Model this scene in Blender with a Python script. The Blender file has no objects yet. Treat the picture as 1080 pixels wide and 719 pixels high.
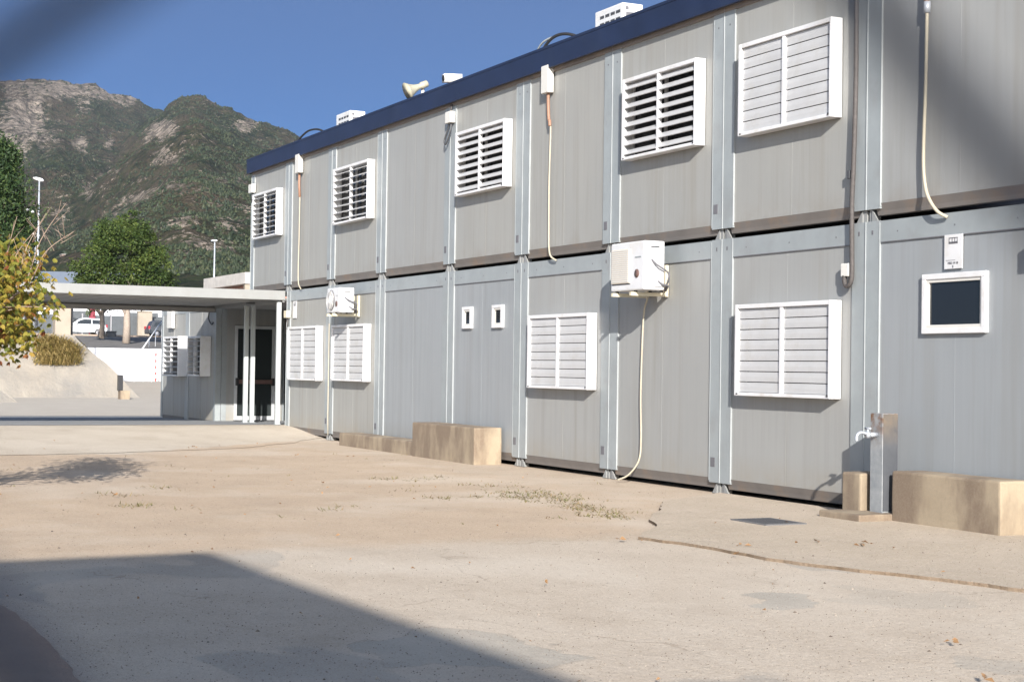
import bpy, bmesh, math, random
from mathutils import Vector, Matrix, noise
random.seed(7)
S = bpy.context.scene
C = S.collection
R = math.radians

# ------------------------------------------------------------------ camera
FOC = 1700.0; PW, PH = 1080.0, 719.0
CAM = Vector((32.0352187, -9.63793912, 1.20077579))
yaw, pitch, roll = 1.11708064, 0.0169830510, 0.0139535192
FWD = Vector((-math.sin(yaw)*math.cos(pitch), math.cos(yaw)*math.cos(pitch), math.sin(pitch)))
_r = Vector((math.cos(yaw), math.sin(yaw), 0)); _u = _r.cross(FWD)
RT = _r*math.cos(roll) + _u*math.sin(roll)
UP = -_r*math.sin(roll) + _u*math.cos(roll)
cd = bpy.data.cameras.new('camera'); cam = bpy.data.objects.new('camera', cd); C.objects.link(cam)
m = Matrix((RT, UP, -FWD)).transposed().to_4x4(); m.translation = CAM
cam.matrix_world = m
cd.sensor_fit = 'HORIZONTAL'; cd.sensor_width = 22.3; cd.lens = FOC*22.3/PW
cd.clip_start = 0.01; cd.clip_end = 20000
cd.dof.use_dof = True; cd.dof.focus_distance = 22.0; cd.dof.aperture_fstop = 8.0
S.camera = cam

def ray(x, y):
    return FWD + RT*((x-540)/FOC) - UP*((y-359.5)/FOC)
def on_x(x, y, X): d = ray(x, y); return CAM + d*((X-CAM.x)/d.x)
def on_y(x, y, Y): d = ray(x, y); return CAM + d*((Y-CAM.y)/d.y)
def on_z(x, y, Z): d = ray(x, y); return CAM + d*((Z-CAM.z)/d.z)
def far(x, y, D):
    d = ray(x, y); return CAM + d*(D/d.dot(FWD))

# ------------------------------------------------------------------ materials
MATS = {}
class NT:
    def __init__(s, name):
        s.m = bpy.data.materials.new(name); s.m.use_nodes = True
        s.t = s.m.node_tree; s.n = s.t.nodes; s.l = s.t.links
        s.b = s.n['Principled BSDF']; MATS[name] = s.m
        s.pos = s.n.new('ShaderNodeNewGeometry').outputs['Position']
    def new(s, k, **kw):
        o = s.n.new(k)
        for a, v in kw.items(): setattr(o, a, v)
        return o
    def mapped(s, scale, loc=(0,0,0)):
        q = s.new('ShaderNodeMapping'); q.inputs['Scale'].default_value = scale; q.inputs['Location'].default_value = loc
        s.l.new(s.pos, q.inputs[0]); return q.outputs[0]
    def noise(s, scale, detail=6, rough=.6, vec=None, dist=0.0):
        q = s.new('ShaderNodeTexNoise'); q.inputs['Scale'].default_value = scale
        q.inputs['Detail'].default_value = detail; q.inputs['Roughness'].default_value = rough
        q.inputs['Distortion'].default_value = dist
        s.l.new(vec if vec else s.pos, q.inputs['Vector']); return q.outputs['Fac']
    def voro(s, scale, feature='F1', vec=None, out='Distance'):
        q = s.new('ShaderNodeTexVoronoi', feature=feature); q.inputs['Scale'].default_value = scale
        s.l.new(vec if vec else s.pos, q.inputs['Vector']); return q.outputs[out]
    def ramp(s, fac, stops):
        q = s.new('ShaderNodeValToRGB'); e = q.color_ramp.elements
        while len(e) < len(stops): e.new(.5)
        for i, (p, c) in enumerate(stops):
            e[i].position = p; e[i].color = (c, c, c, 1) if not hasattr(c, '__len__') else (*c, 1)
        s.l.new(fac, q.inputs[0]); return q.outputs[0]
    def mix(s, fac, a, b, mode='MIX'):
        q = s.new('ShaderNodeMix', data_type='RGBA', blend_type=mode)
        for v, i in ((fac, 0), (a, 6), (b, 7)):
            if hasattr(v, 'is_linked') or hasattr(v, 'node'): s.l.new(v, q.inputs[i])
            elif hasattr(v, '__len__'): q.inputs[i].default_value = (*v, 1)
            else: q.inputs[i].default_value = v if i == 0 else (v, v, v, 1)
        return q.outputs[2]
    def math(s, op, a, b=0.0):
        q = s.new('ShaderNodeMath', operation=op)
        for v, i in ((a, 0), (b, 1)):
            if hasattr(v, 'node'): s.l.new(v, q.inputs[i])
            else: q.inputs[i].default_value = v
        return q.outputs[0]
    def col(s, c):
        if hasattr(c, 'node'): s.l.new(c, s.b.inputs['Base Color'])
        else: s.b.inputs['Base Color'].default_value = (*c, 1)
    def set(s, **kw):
        for k, v in kw.items():
            i = s.b.inputs[k.replace('_', ' ')]
            if hasattr(v, 'node'): s.l.new(v, i)
            else: i.default_value = v
    def bump(s, h, strength=.3, dist=.01):
        q = s.new('ShaderNodeBump'); q.inputs['Strength'].default_value = strength; q.inputs['Distance'].default_value = dist
        s.l.new(h, q.inputs['Height']); s.l.new(q.outputs[0], s.b.inputs['Normal'])

def sc(c, k): return tuple(v*k for v in c)

def panel_mat(name, base, tint):
    t = NT(name)
    streak = t.noise(1.0, 8, .65, t.mapped((7, 7, .35)))
    blotch = t.noise(.55, 5, .6)
    fine = t.noise(1.0, 3, .7, t.mapped((26, 26, .5)))
    c = t.mix(t.ramp(blotch, [(.35, 0), (.68, 1)]), base, tint)
    c = t.mix(t.ramp(streak, [(.50, 0), (.78, .42)]), c, sc((base[0]*1.0, base[1]*.95, base[2]*.86), .66))
    c = t.mix(t.ramp(fine, [(.40, 0), (.7, .16)]), c, sc(base, 1.14))
    spots = t.ramp(t.noise(9, 4, .7), [(.68, 0), (.80, .35)])
    c = t.mix(spots, c, sc(base, .62))
    drip = t.ramp(t.noise(1.0, 7, .6, t.mapped((3.1, 3.1, .11), (4, 0, 2))), [(.52, 0), (.70, .38)])
    c = t.mix(drip, c, sc((base[0]*1.05, base[1]*.97, base[2]*.86), .74))
    sz = t.new('ShaderNodeSeparateXYZ'); t.l.new(t.pos, sz.inputs[0])
    low = t.math('MULTIPLY', t.math('MAXIMUM', t.ramp(sz.outputs['Z'], [(.0, .75), (.35, 0)]), 0), t.ramp(t.noise(3.0, 6, .7), [(.35, .2), (.65, 1)]))
    c = t.mix(low, c, (base[0]*.92, base[1]*.82, base[2]*.68))
    up = t.new('ShaderNodeMapRange'); up.inputs[1].default_value = 2.75; up.inputs[2].default_value = 3.0; up.inputs[3].default_value = .35; up.inputs[4].default_value = 0; t.l.new(sz.outputs['Z'], up.inputs[0])
    stain = t.math('MULTIPLY', t.math('MULTIPLY', up.outputs[0], t.math('GREATER_THAN', sz.outputs['Z'], 2.74)), t.ramp(t.noise(2.2, 6, .7), [(.45, 0), (.65, 1)]))
    c = t.mix(stain, c, (.20, .165, .125))
    t.col(c); t.set(Roughness=t.ramp(streak, [(.3, .42), (.8, .62)]), Metallic=0.0)
    t.bump(blotch, .3, .012)
    return t.m
panel_mat('panel_warm', (.285, .285, .272), (.262, .266, .258))
panel_mat('panel_cool', (.255, .272, .288), (.235, .253, .268))
panel_mat('panel_mid', (.276, .281, .278), (.253, .260, .259))

def plain(name, base, rough=.5, metal=0.0, var=.15, scale=3.0, dirt=None, bump=0.0, dscale=1.5):
    t = NT(name)
    n1 = t.noise(scale, 6, .6)
    c = t.mix(t.ramp(n1, [(.3, 0), (.7, 1)]), sc(base, 1-var), sc(base, 1+var*.6))
    oi = t.new('ShaderNodeObjectInfo'); c = t.mix(t.math('MULTIPLY', oi.outputs['Random'], .16), c, sc(base, .70))
    if name == 'white_metal': c = t.mix(t.ramp(t.noise(16, 6, .75), [(.66, 0), (.74, .55)]), c, (.34, .2, .12))
    if dirt:
        d = t.ramp(t.noise(dscale, 8, .68), [(.52, 0), (.74, .7)])
        c = t.mix(d, c, dirt)
    t.col(c); t.set(Roughness=rough, Metallic=metal)
    if bump: t.bump(t.noise(scale*12, 6, .6), bump, .01)
    return t.m
plain('frame_grey', (.268, .295, .308), .45, dirt=(.215, .22, .22), var=.1, dscale=2.5)
plain('frame_edge', (.315, .34, .35), .4)
plain('rail_brown', (.17, .155, .145), .7, dirt=(.24, .15, .08))
plain('dark_void', (.012, .012, .012), .9)
plain('fascia_navy', (.009, .018, .052), .5, var=.25, dirt=(.02, .03, .06), scale=2)
plain('fascia_shade_band', (.20, .17, .155), .7, dirt=(.28, .2, .13))
plain('white_metal', (.64, .645, .66), .4, var=.07, dirt=(.46, .43, .38), dscale=3.2)
plain('white_slat', (.46, .465, .475), .42, var=.08, dirt=(.38, .37, .35), dscale=3.5)
plain('white_plastic', (.60, .59, .56), .5, var=.05)
plain('ac_white', (.60, .61, .63), .45, var=.05, dirt=(.55, .52, .48), dscale=5)
plain('ac_grille', (.60, .56, .49), .6, var=.1)
plain('bracket_cream', (.56, .52, .40), .55, dirt=(.4, .28, .15))
plain('black_plastic', (.02, .02, .022), .5)
plain('dark_grey', (.06, .063, .07), .5)
plain('mark_grey', (.13, .13, .145), .6)
plain('tube_cream', (.40, .365, .285), .6)
plain('copper', (.27, .15, .10), .6, dirt=(.18, .11, .08))
plain('conduit_brown', (.075, .067, .065), .7, var=.3, scale=30)
plain('horn_beige', (.36, .34, .26), .55, dirt=(.36, .33, .26))
plain('interior_dark', (.015, .017, .02), .6)
plain('roof_grey', (.22, .22, .23), .8)
plain('iron_grey', (.15, .15, .155), .7, metal=.3, bump=.4, scale=8)
plain('graphite_panel', (.075, .085, .095), .6, var=.2)
plain('banner_red', (.22, .03, .05), .7)
plain('beige_wall', (.31, .27, .22), .85, var=.15, dirt=(.24, .2, .16), scale=1.2)
plain('white_wall', (.56, .575, .61), .8, var=.05, dirt=(.45, .46, .49))
plain('shed_roof', (.20, .235, .29), .6, var=.12)
plain('shed_wall', (.27, .27, .27), .8)
plain('orange_wall', (.20, .145, .12), .8)
plain('light_concrete_far', (.48, .46, .44), .85)
plain('pole_metal', (.42, .45, .50), .45, metal=.3)
plain('lamp_white', (.70, .72, .76), .4)
plain('car_white', (.70, .72, .75), .25, var=.02)
plain('tyre_black', (.02, .02, .02), .8)
plain('trim_grey', (.30, .30, .32), .5)
plain('red_paint', (.45, .05, .04), .5)
plain('tail_lamp', (.35, .02, .03), .3)
plain('car_dark', (.05, .055, .065), .3, var=.02)
plain('kerb_tan', (.36, .28, .22), .85)
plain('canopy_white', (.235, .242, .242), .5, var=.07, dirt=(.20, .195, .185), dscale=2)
plain('canopy_under', (.34, .33, .315), .7, var=.1)
plain('post_white', (.42, .455, .46), .45, var=.05)
plain('door_frame', (.45, .47, .49), .5)
plain('bar_brown', (.13, .075, .065), .5)
plain('wire_steel', (.10, .105, .13), .7, metal=0.0)
plain('neighbour_bounce_wall', (.66, .56, .44), .8)  # cream chosen so the unseen wall adds warm bounce to the shade
plain('bark', (.16, .125, .10), .9, var=.3, scale=8, bump=.5)
plain('bark_pale', (.30, .25, .21), .9, var=.25, scale=8)
plain('twig', (.30, .22, .17), .8)
plain('leaf_dry', (.26, .15, .07), .8)

t = NT('glass_dark'); t.col((.012, .014, .018)); t.set(Roughness=.06); t.b.inputs['Specular IOR Level'].default_value = .5
t = NT('door_glass'); t.col((.030, .036, .037)); t.set(Roughness=.12)
t = NT('car_glass'); t.col((.03, .035, .04)); t.set(Roughness=.05)

# galvanised sheet of the drinking fountain
t = NT('galvanised')
n1 = t.noise(9, 6, .65); v1 = t.voro(38, out='Color')
c = t.mix(t.ramp(n1, [(.3, 0), (.7, 1)]), (.30, .33, .36), (.48, .50, .51))

sx = t.new('ShaderNodeSeparateXYZ'); t.l.new(t.pos, sx.inputs[0])
rust = t.math('MULTIPLY', t.ramp(t.noise(14, 6, .7), [(.42, .15), (.6, .9)]), t.ramp(sx.outputs['Z'], [(.50, 0), (.82, 1)]))
c = t.mix(rust, c, (.22, .11, .05)); t.col(c)
t.set(Metallic=.55, Roughness=t.ramp(n1, [(.3, .35), (.8, .6)]))

t = NT('galvanised_reflection')  # dark reflection of the post's side face painted as colour, rusty towards the top
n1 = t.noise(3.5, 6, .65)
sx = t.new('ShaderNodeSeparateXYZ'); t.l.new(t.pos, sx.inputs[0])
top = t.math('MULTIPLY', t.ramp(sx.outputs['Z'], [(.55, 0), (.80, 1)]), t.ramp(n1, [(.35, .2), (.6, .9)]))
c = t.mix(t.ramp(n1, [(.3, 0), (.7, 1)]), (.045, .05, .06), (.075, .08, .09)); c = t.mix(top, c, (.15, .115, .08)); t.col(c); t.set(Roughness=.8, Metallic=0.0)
# stained concrete blocks
t = NT('block_concrete')
n1 = t.noise(2.2, 8, .65); n2 = t.noise(1.1, 5, .6, t.mapped((1.9, 1.9, .8)))
c = t.mix(t.ramp(n1, [(.3, 0), (.72, 1)]), (.27, .215, .15), (.34, .28, .20))
c = t.mix(t.ramp(n2, [(.40, 0), (.56, .9)]), c, (.15, .11, .08))
c = t.mix(t.ramp(t.noise(60, 3, .7), [(.4, 0), (.75, .5)]), c, (.24, .20, .15))
t.col(c); t.set(Roughness=.9); t.bump(t.math('ADD', t.noise(40, 6, .7), t.math('MULTIPLY', n1, 1.0)), .3, .006)

# ground materials
def ground_mat(name, a, b, dark, light, crack=0.0, patch=None, sp=1.0, bs=.5, grain=1.0):
    t = NT(name)
    big = t.noise(.22, 6, .6, dist=.5); mid = t.noise(1.4, 8, .66, dist=.3); fin = t.noise(28, 5, .7); tiny = t.noise(110, 3, .7)
    c = t.mix(t.ramp(big, [(.34, 0), (.66, 1)]), a, b)
    c = t.mix(t.ramp(mid, [(.40, 0), (.70, .75)]), c, sc(dark, 1))
    c = t.mix(t.ramp(fin, [(.45, 0), (.72, .55*sp)]), c, light)
    peb = t.voro(46, vec=None); c = t.mix(t.ramp(peb, [(.10, .75*sp), (.20, 0)]), c, sc(dark, .55))
    c = t.mix(t.ramp(t.voro(17), [(.045, .9*sp), (.09, 0)]), c, sc(dark, .38))
    c = t.mix(t.ramp(t.voro(13.3, vec=t.mapped((1, 1, 1), (3.1, 1.7, 0))), [(.05, .8*sp), (.10, 0)]), c, sc(light, 1.25))
    c = t.mix(t.ramp(tiny, [(.40, .0), (.66, .38*grain)]), c, sc(dark, .55))
    if patch:
        p = t.ramp(t.noise(.33, 3, .45, t.mapped((1, 1.7, 1), (5.2, 8.1, 0)), dist=.6), [(.60, 0), (.615, .8)])
        c = t.mix(p, c, patch)
    h = t.math('ADD', t.math('MULTIPLY', mid, 2.0), fin)
    if crack:
        # warp the lookup so the cracks wander
        w = t.new('ShaderNodeVectorMath', operation='ADD')
        nz = t.new('ShaderNodeTexNoise'); nz.inputs['Scale'].default_value = 1.5; nz.inputs['Detail'].default_value = 6
        t.l.new(t.pos, nz.inputs['Vector']); t.l.new(t.pos, w.inputs[0]); t.l.new(nz.outputs['Color'], w.inputs[1])
        v = t.voro(.32, 'DISTANCE_TO_EDGE', vec=w.outputs[0])
        k = t.ramp(v, [(.0, crack), (.0045, 0)])
        brk = t.ramp(t.noise(.5, 2, .5), [(.50, 0), (.56, 1)])
        k = t.math('MULTIPLY', k, brk)
        c = t.mix(k, c, sc(dark, .35))
    if name == 'concrete_walk':      # crumbling brown edge of the slab
        gn = t.new('ShaderNodeNewGeometry'); sn = t.new('ShaderNodeSeparateXYZ'); t.l.new(gn.outputs['True Normal'], sn.inputs[0])
        c = t.mix(t.math('LESS_THAN', sn.outputs['Z'], .6), c, t.mix(t.ramp(mid, [(.4, 0), (.6, 1)]), (.15, .11, .075), (.26, .20, .145)))
    t.col(c); t.set(Roughness=.92); t.b.inputs['Specular IOR Level'].default_value = .25
    t.bump(h, bs, .02)
    return t.m
_a, _b, _c, _d = on_z(828, 634, -.12), on_z(500, 683, -.12), on_z(1060, 702, -.12), on_z(950, 632, -.12)
PATCHES = [(_a.x, _a.y, .42, .30, .75), (_b.x, _b.y, .62, .50, .75), (_c.x, _c.y, .35, .25, .5), (_d.x, _d.y, .5, .35, .3)]
def yard_mat(name):
    t = NT(name)
    big = t.noise(.22, 6, .6, dist=.5); mid = t.noise(1.4, 8, .66, dist=.3); fin = t.noise(28, 5, .7); tiny = t.noise(110, 3, .7)
    sx = t.new('ShaderNodeSeparateXYZ'); t.l.new(t.pos, sx.inputs[0]); X, Y = sx.outputs['X'], sx.outputs['Y']
    wob = t.math('SUBTRACT', t.math('ADD', t.math('MULTIPLY', t.noise(.8, 8, .65), 1.0), t.math('MULTIPLY', t.noise(7, 4, .6), .35)), .68)
    def surf(a, b, dark, light, sp):
        c = t.mix(t.ramp(big, [(.34, 0), (.66, 1)]), a, b)
        c = t.mix(t.ramp(mid, [(.42, 0), (.70, .6)]), c, dark)
        return t.mix(t.ramp(fin, [(.45, 0), (.72, .5*sp)]), c, light)
    dirt = surf((.50, .39, .29), (.53, .42, .315), (.42, .325, .235), (.58, .49, .39), .8)
    conc = surf((.53, .455, .37), (.56, .485, .40), (.46, .385, .305), (.63, .57, .49), .9)
    entry = surf((.53, .47, .385), (.56, .50, .42), (.47, .41, .33), (.62, .58, .51), .4)
    walk = surf((.49, .395, .305), (.52, .43, .34), (.42, .335, .25), (.58, .52, .43), .6)
    p = t.ramp(t.noise(.33, 3, .45, t.mapped((1, 1.7, 1), (5.2, 8.1, 0)), dist=.6), [(.60, 0), (.615, .8)])
    conc = t.mix(p, conc, (.40, .365, .32))
    # wandering cracks in the concrete
    w_ = t.new('ShaderNodeVectorMath', operation='ADD'); nz = t.new('ShaderNodeTexNoise'); nz.inputs['Scale'].default_value = 1.5; nz.inputs['Detail'].default_value = 6
    t.l.new(t.pos, nz.inputs['Vector']); t.l.new(t.pos, w_.inputs[0]); t.l.new(nz.outputs['Color'], w_.inputs[1])
    k = t.math('MULTIPLY', t.ramp(t.voro(.30, 'DISTANCE_TO_EDGE', vec=w_.outputs[0]), [(.0, .55), (.004, 0)]), t.ramp(t.noise(.5, 2, .5), [(.52, 0), (.60, 1)]))
    conc = t.mix(k, conc, (.20, .15, .11))
    mF = t.ramp(t.math('ADD', t.math('MULTIPLY', t.math('SUBTRACT', X, 20.9), 1.0), t.math('ADD', wob, .5)), [(.2, 0), (.85, 1)])
    ye = t.math('MINIMUM', t.math('MULTIPLY', t.math('MAXIMUM', t.math('SUBTRACT', t.math('MULTIPLY', Y, -1.0), .3), 0), .95), 3.8)
    de = t.math('ADD', t.math('SUBTRACT', t.math('ADD', ye, 4.7), X), t.math('ADD', t.math('MULTIPLY', wob, 1.3), .5))
    mE = t.ramp(de, [(.42, 0), (.60, 1)])
    ds = t.math('ADD', t.math('ADD', Y, 1.25), t.math('ADD', t.math('MULTIPLY', wob, 2.2), .5))
    mS = t.ramp(ds, [(.35, 0), (.8, 1)])
    c = t.mix(mS, dirt, walk); c = t.mix(mE, c, entry); c = t.mix(mF, c, conc)
    mP = t.math('MAXIMUM', mF, t.math('MULTIPLY', mS, .5))
    # pale grey repair patches, worn into the concrete
    vz = t.new('ShaderNodeVectorMath', operation='ADD'); nz2 = t.new('ShaderNodeTexNoise'); nz2.inputs['Scale'].default_value = 2.2; nz2.inputs['Detail'].default_value = 7
    t.l.new(t.pos, nz2.inputs['Vector']); t.l.new(t.pos, vz.inputs[0]); t.l.new(nz2.outputs['Color'], vz.inputs[1])
    for (qx, qy, ra, rb, am) in PATCHES:
        mp_ = t.new('ShaderNodeMapping', vector_type='POINT'); mp_.inputs['Scale'].default_value = (1/ra, 1/rb, 0)
        mp_.inputs['Location'].default_value = (-(qx+.5)/ra, -(qy+.5)/rb, 0); t.l.new(vz.outputs[0], mp_.inputs[0])
        ln = t.new('ShaderNodeVectorMath', operation='LENGTH'); t.l.new(mp_.outputs[0], ln.inputs[0])
        c = t.mix(t.ramp(ln.outputs['Value'], [(.84, am), (.92, 0)]), c, (.385, .365, .325))
        rim = t.ramp(ln.outputs['Value'], [(.86, 0), (.885, am*.5), (.92, 0)]); c = t.mix(rim, c, (.24, .2, .16))
    # gravel grains and pits
    def dab(scale, r0, r1, amt, col, off=(0, 0, 0)):
        nonlocal c
        c = t.mix(t.ramp(t.voro(scale, vec=t.mapped((1, 1, 1), off)), [(r0, amt), (r1, 0)]), c, col)
    dab(52, .12, .24, .6, (.25, .19, .14)); dab(27, .07, .13, .7, (.17, .13, .095), (9, 3, 0)); dab(19, .06, .11, .8, (.14, .105, .08)); dab(13.3, .05, .10, .75, (.66, .60, .52), (3.1, 1.7, 0)); dab(6.1, .02, .045, .8, (.14, .11, .08), (1.3, 4.1, 0))
    c = t.mix(t.ramp(tiny, [(.42, 0), (.66, .42)]), c, (.25, .19, .14))
    c = t.mix(t.ramp(t.noise(.9, 7, .7, t.mapped((1, 1.4, 1), (7, 2, 0))), [(.50, 0), (.74, .42)]), c, (.34, .275, .215))
    c = t.mix(t.ramp(t.noise(.45, 5, .6, t.mapped((1, 1, 1), (17, 12, 0))), [(.5, 0), (.68, .4)]), c, (.62, .56, .48))
    t.col(c); t.set(Roughness=.95); t.b.inputs['Specular IOR Level'].default_value = .15
    t.bump(t.math('ADD', t.math('MULTIPLY', mid, .8), t.math('ADD', fin, t.math('MULTIPLY', t.noise(12, 6, .7), .4))), .55, .016)
yard_mat('yard')
ground_mat('dirt', (.36, .27, .19), (.42, .32, .235), (.27, .20, .14), (.50, .41, .31), bs=.8, sp=1.0)
ground_mat('concrete_front', (.435, .365, .285), (.465, .40, .315), (.37, .30, .225), (.56, .50, .42), crack=.8, patch=(.345, .318, .272), sp=.8, bs=.5)
ground_mat('concrete_walk', (.49, .41, .32), (.52, .44, .355), (.42, .345, .265), (.60, .53, .45), sp=.9, bs=.8)
ground_mat('concrete_entry', (.47, .42, .345), (.50, .455, .38), (.42, .37, .295), (.58, .54, .47), sp=.4, bs=.25)
ground_mat('court', (.47, .43, .375), (.51, .47, .41), (.42, .38, .33), (.56, .52, .46), sp=.3, bs=.25)
ground_mat('red_soil', (.40, .29, .215), (.43, .32, .24), (.27, .175, .125), (.44, .34, .26), sp=.8, bs=.8)
ground_mat('floor_grey', (.27, .285, .30), (.30, .31, .325), (.24, .25, .265), (.34, .35, .36), sp=.2)
ground_mat('asphalt', (.17, .165, .165), (.20, .195, .19), (.14, .135, .13), (.26, .25, .24), sp=.3)
ground_mat('terrace_soil', (.30, .24, .18), (.34, .28, .21), (.22, .19, .13), (.40, .35, .28), sp=.4)
t = NT('gunite')
n1 = t.noise(.55, 8, .62, dist=.6); n2 = t.noise(1.2, 6, .65, t.mapped((.5, 1.6, .5)))
c = t.mix(t.ramp(n1, [(.33, 0), (.68, 1)]), (.19, .182, .17), (.27, .24, .20))
c = t.mix(t.ramp(n2, [(.5, 0), (.72, .6)]), c, (.30, .275, .235))
c = t.mix(t.ramp(t.voro(2.6), [(.06, .6), (.12, 0)]), c, (.22, .2, .18))
t.col(c); t.set(Roughness=.92); t.bump(t.noise(3.5, 8, .65), .7, .08)

t = NT('brick_far')
bk = t.new('ShaderNodeTexBrick'); bk.inputs['Scale'].default_value = 1.0
bk.inputs['Color1'].default_value = (.34, .17, .13, 1); bk.inputs['Color2'].default_value = (.28, .14, .11, 1); bk.inputs['Mortar'].default_value = (.36, .29, .25, 1)
mp = t.new('ShaderNodeMapping'); mp.inputs['Rotation'].default_value = (R(90), 0, 0); mp.inputs['Scale'].default_value = (.9, .9, .9)
t.l.new(t.pos, mp.inputs[0]); t.l.new(mp.outputs[0], bk.inputs['Vector']); t.col(bk.outputs['Color']); t.set(Roughness=.9)

def leaf_mat(name, stops, trans=.25):
    t = NT(name)
    a = t.new('ShaderNodeAttribute', attribute_name='rnd')
    t.col(t.ramp(a.outputs['Fac'], stops)); t.set(Roughness=.6)
    t.b.inputs['Specular IOR Level'].default_value = .3
    tr = t.new('ShaderNodeBsdfTranslucent'); t.l.new(t.ramp(a.outputs['Fac'], stops), tr.inputs['Color'])
    mx = t.new('ShaderNodeMixShader'); mx.inputs[0].default_value = trans
    t.l.new(t.b.outputs[0], mx.inputs[1]); t.l.new(tr.outputs[0], mx.inputs[2])
    t.l.new(mx.outputs[0], t.n['Material Output'].inputs['Surface'])
leaf_mat('leaf_green', [(0, (.020, .040, .010)), (.5, (.048, .078, .016)), (.85, (.09, .115, .024)), (1, (.14, .14, .035))], .2)
leaf_mat('needle_dark', [(0, (.012, .028, .012)), (.6, (.028, .055, .018)), (1, (.06, .09, .022))], .1)
leaf_mat('leaf_autumn', [(0, (.085, .11, .02)), (.3, (.19, .18, .03)), (.55, (.30, .22, .04)), (.78, (.22, .09, .03)), (1, (.15, .045, .02))], .25)
leaf_mat('straw', [(0, (.17, .15, .045)), (.5, (.30, .22, .08)), (1, (.42, .32, .14))], .2)
leaf_mat('scrub', [(0, (.012, .020, .009)), (.6, (.022, .032, .014)), (1, (.040, .047, .020))], 0.0)
leaf_mat('weed', [(0, (.12, .13, .04)), (.6, (.22, .19, .09)), (1, (.28, .19, .1))], .1)

# mountain
t = NT('mountain')
g1 = t.noise(.012, 10, .68, dist=.4); g2 = t.noise(.05, 8, .7); g3 = t.noise(.16, 5, .7)
at = t.new('ShaderNodeAttribute', attribute_name='rock')
gn = t.new('ShaderNodeNewGeometry')
dots = t.voro(.085)
soil = t.mix(t.ramp(g2, [(.35, 0), (.65, 1)]), (.115, .08, .058), (.185, .13, .098))
scr = t.mix(t.ramp(dots, [(.25, 0), (.75, 1)]), (.012, .021, .009), (.034, .048, .019))
msk = t.ramp(t.math('ADD', t.math('MULTIPLY', g1, .6), t.math('MULTIPLY', g3, .4)), [(.44, 0), (.56, 1)])
c = t.mix(t.math('MULTIPLY', msk, .5), scr, soil)
rk = t.mix(t.ramp(t.noise(.09, 10, .75), [(.35, 0), (.7, 1)]), (.11, .09, .075), (.56, .48, .40))
rk = t.mix(t.ramp(t.voro(.045, 'DISTANCE_TO_EDGE', vec=t.mapped((1, 1, .5))), [(.0, .8), (.10, 0)]), rk, (.06, .055, .045))
rsum = t.math('ADD', at.outputs['Fac'], t.math('MULTIPLY', t.math('SUBTRACT', t.math('ADD', t.math('MULTIPLY', g2, .45), t.math('ADD', t.math('MULTIPLY', g3, .3), t.math('MULTIPLY', t.noise(.5, 3, .7), .25))), .5), 6.0))
c = t.mix(t.ramp(rsum, [(.42, 0), (.52, 1)]), c, rk)
t.col(c); t.set(Roughness=.95); t.b.inputs['Specular IOR Level'].default_value = .1
t.bump(t.math('ADD', t.math('MULTIPLY', g2, 2.0), g3), 1.0, 9.0)

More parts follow.
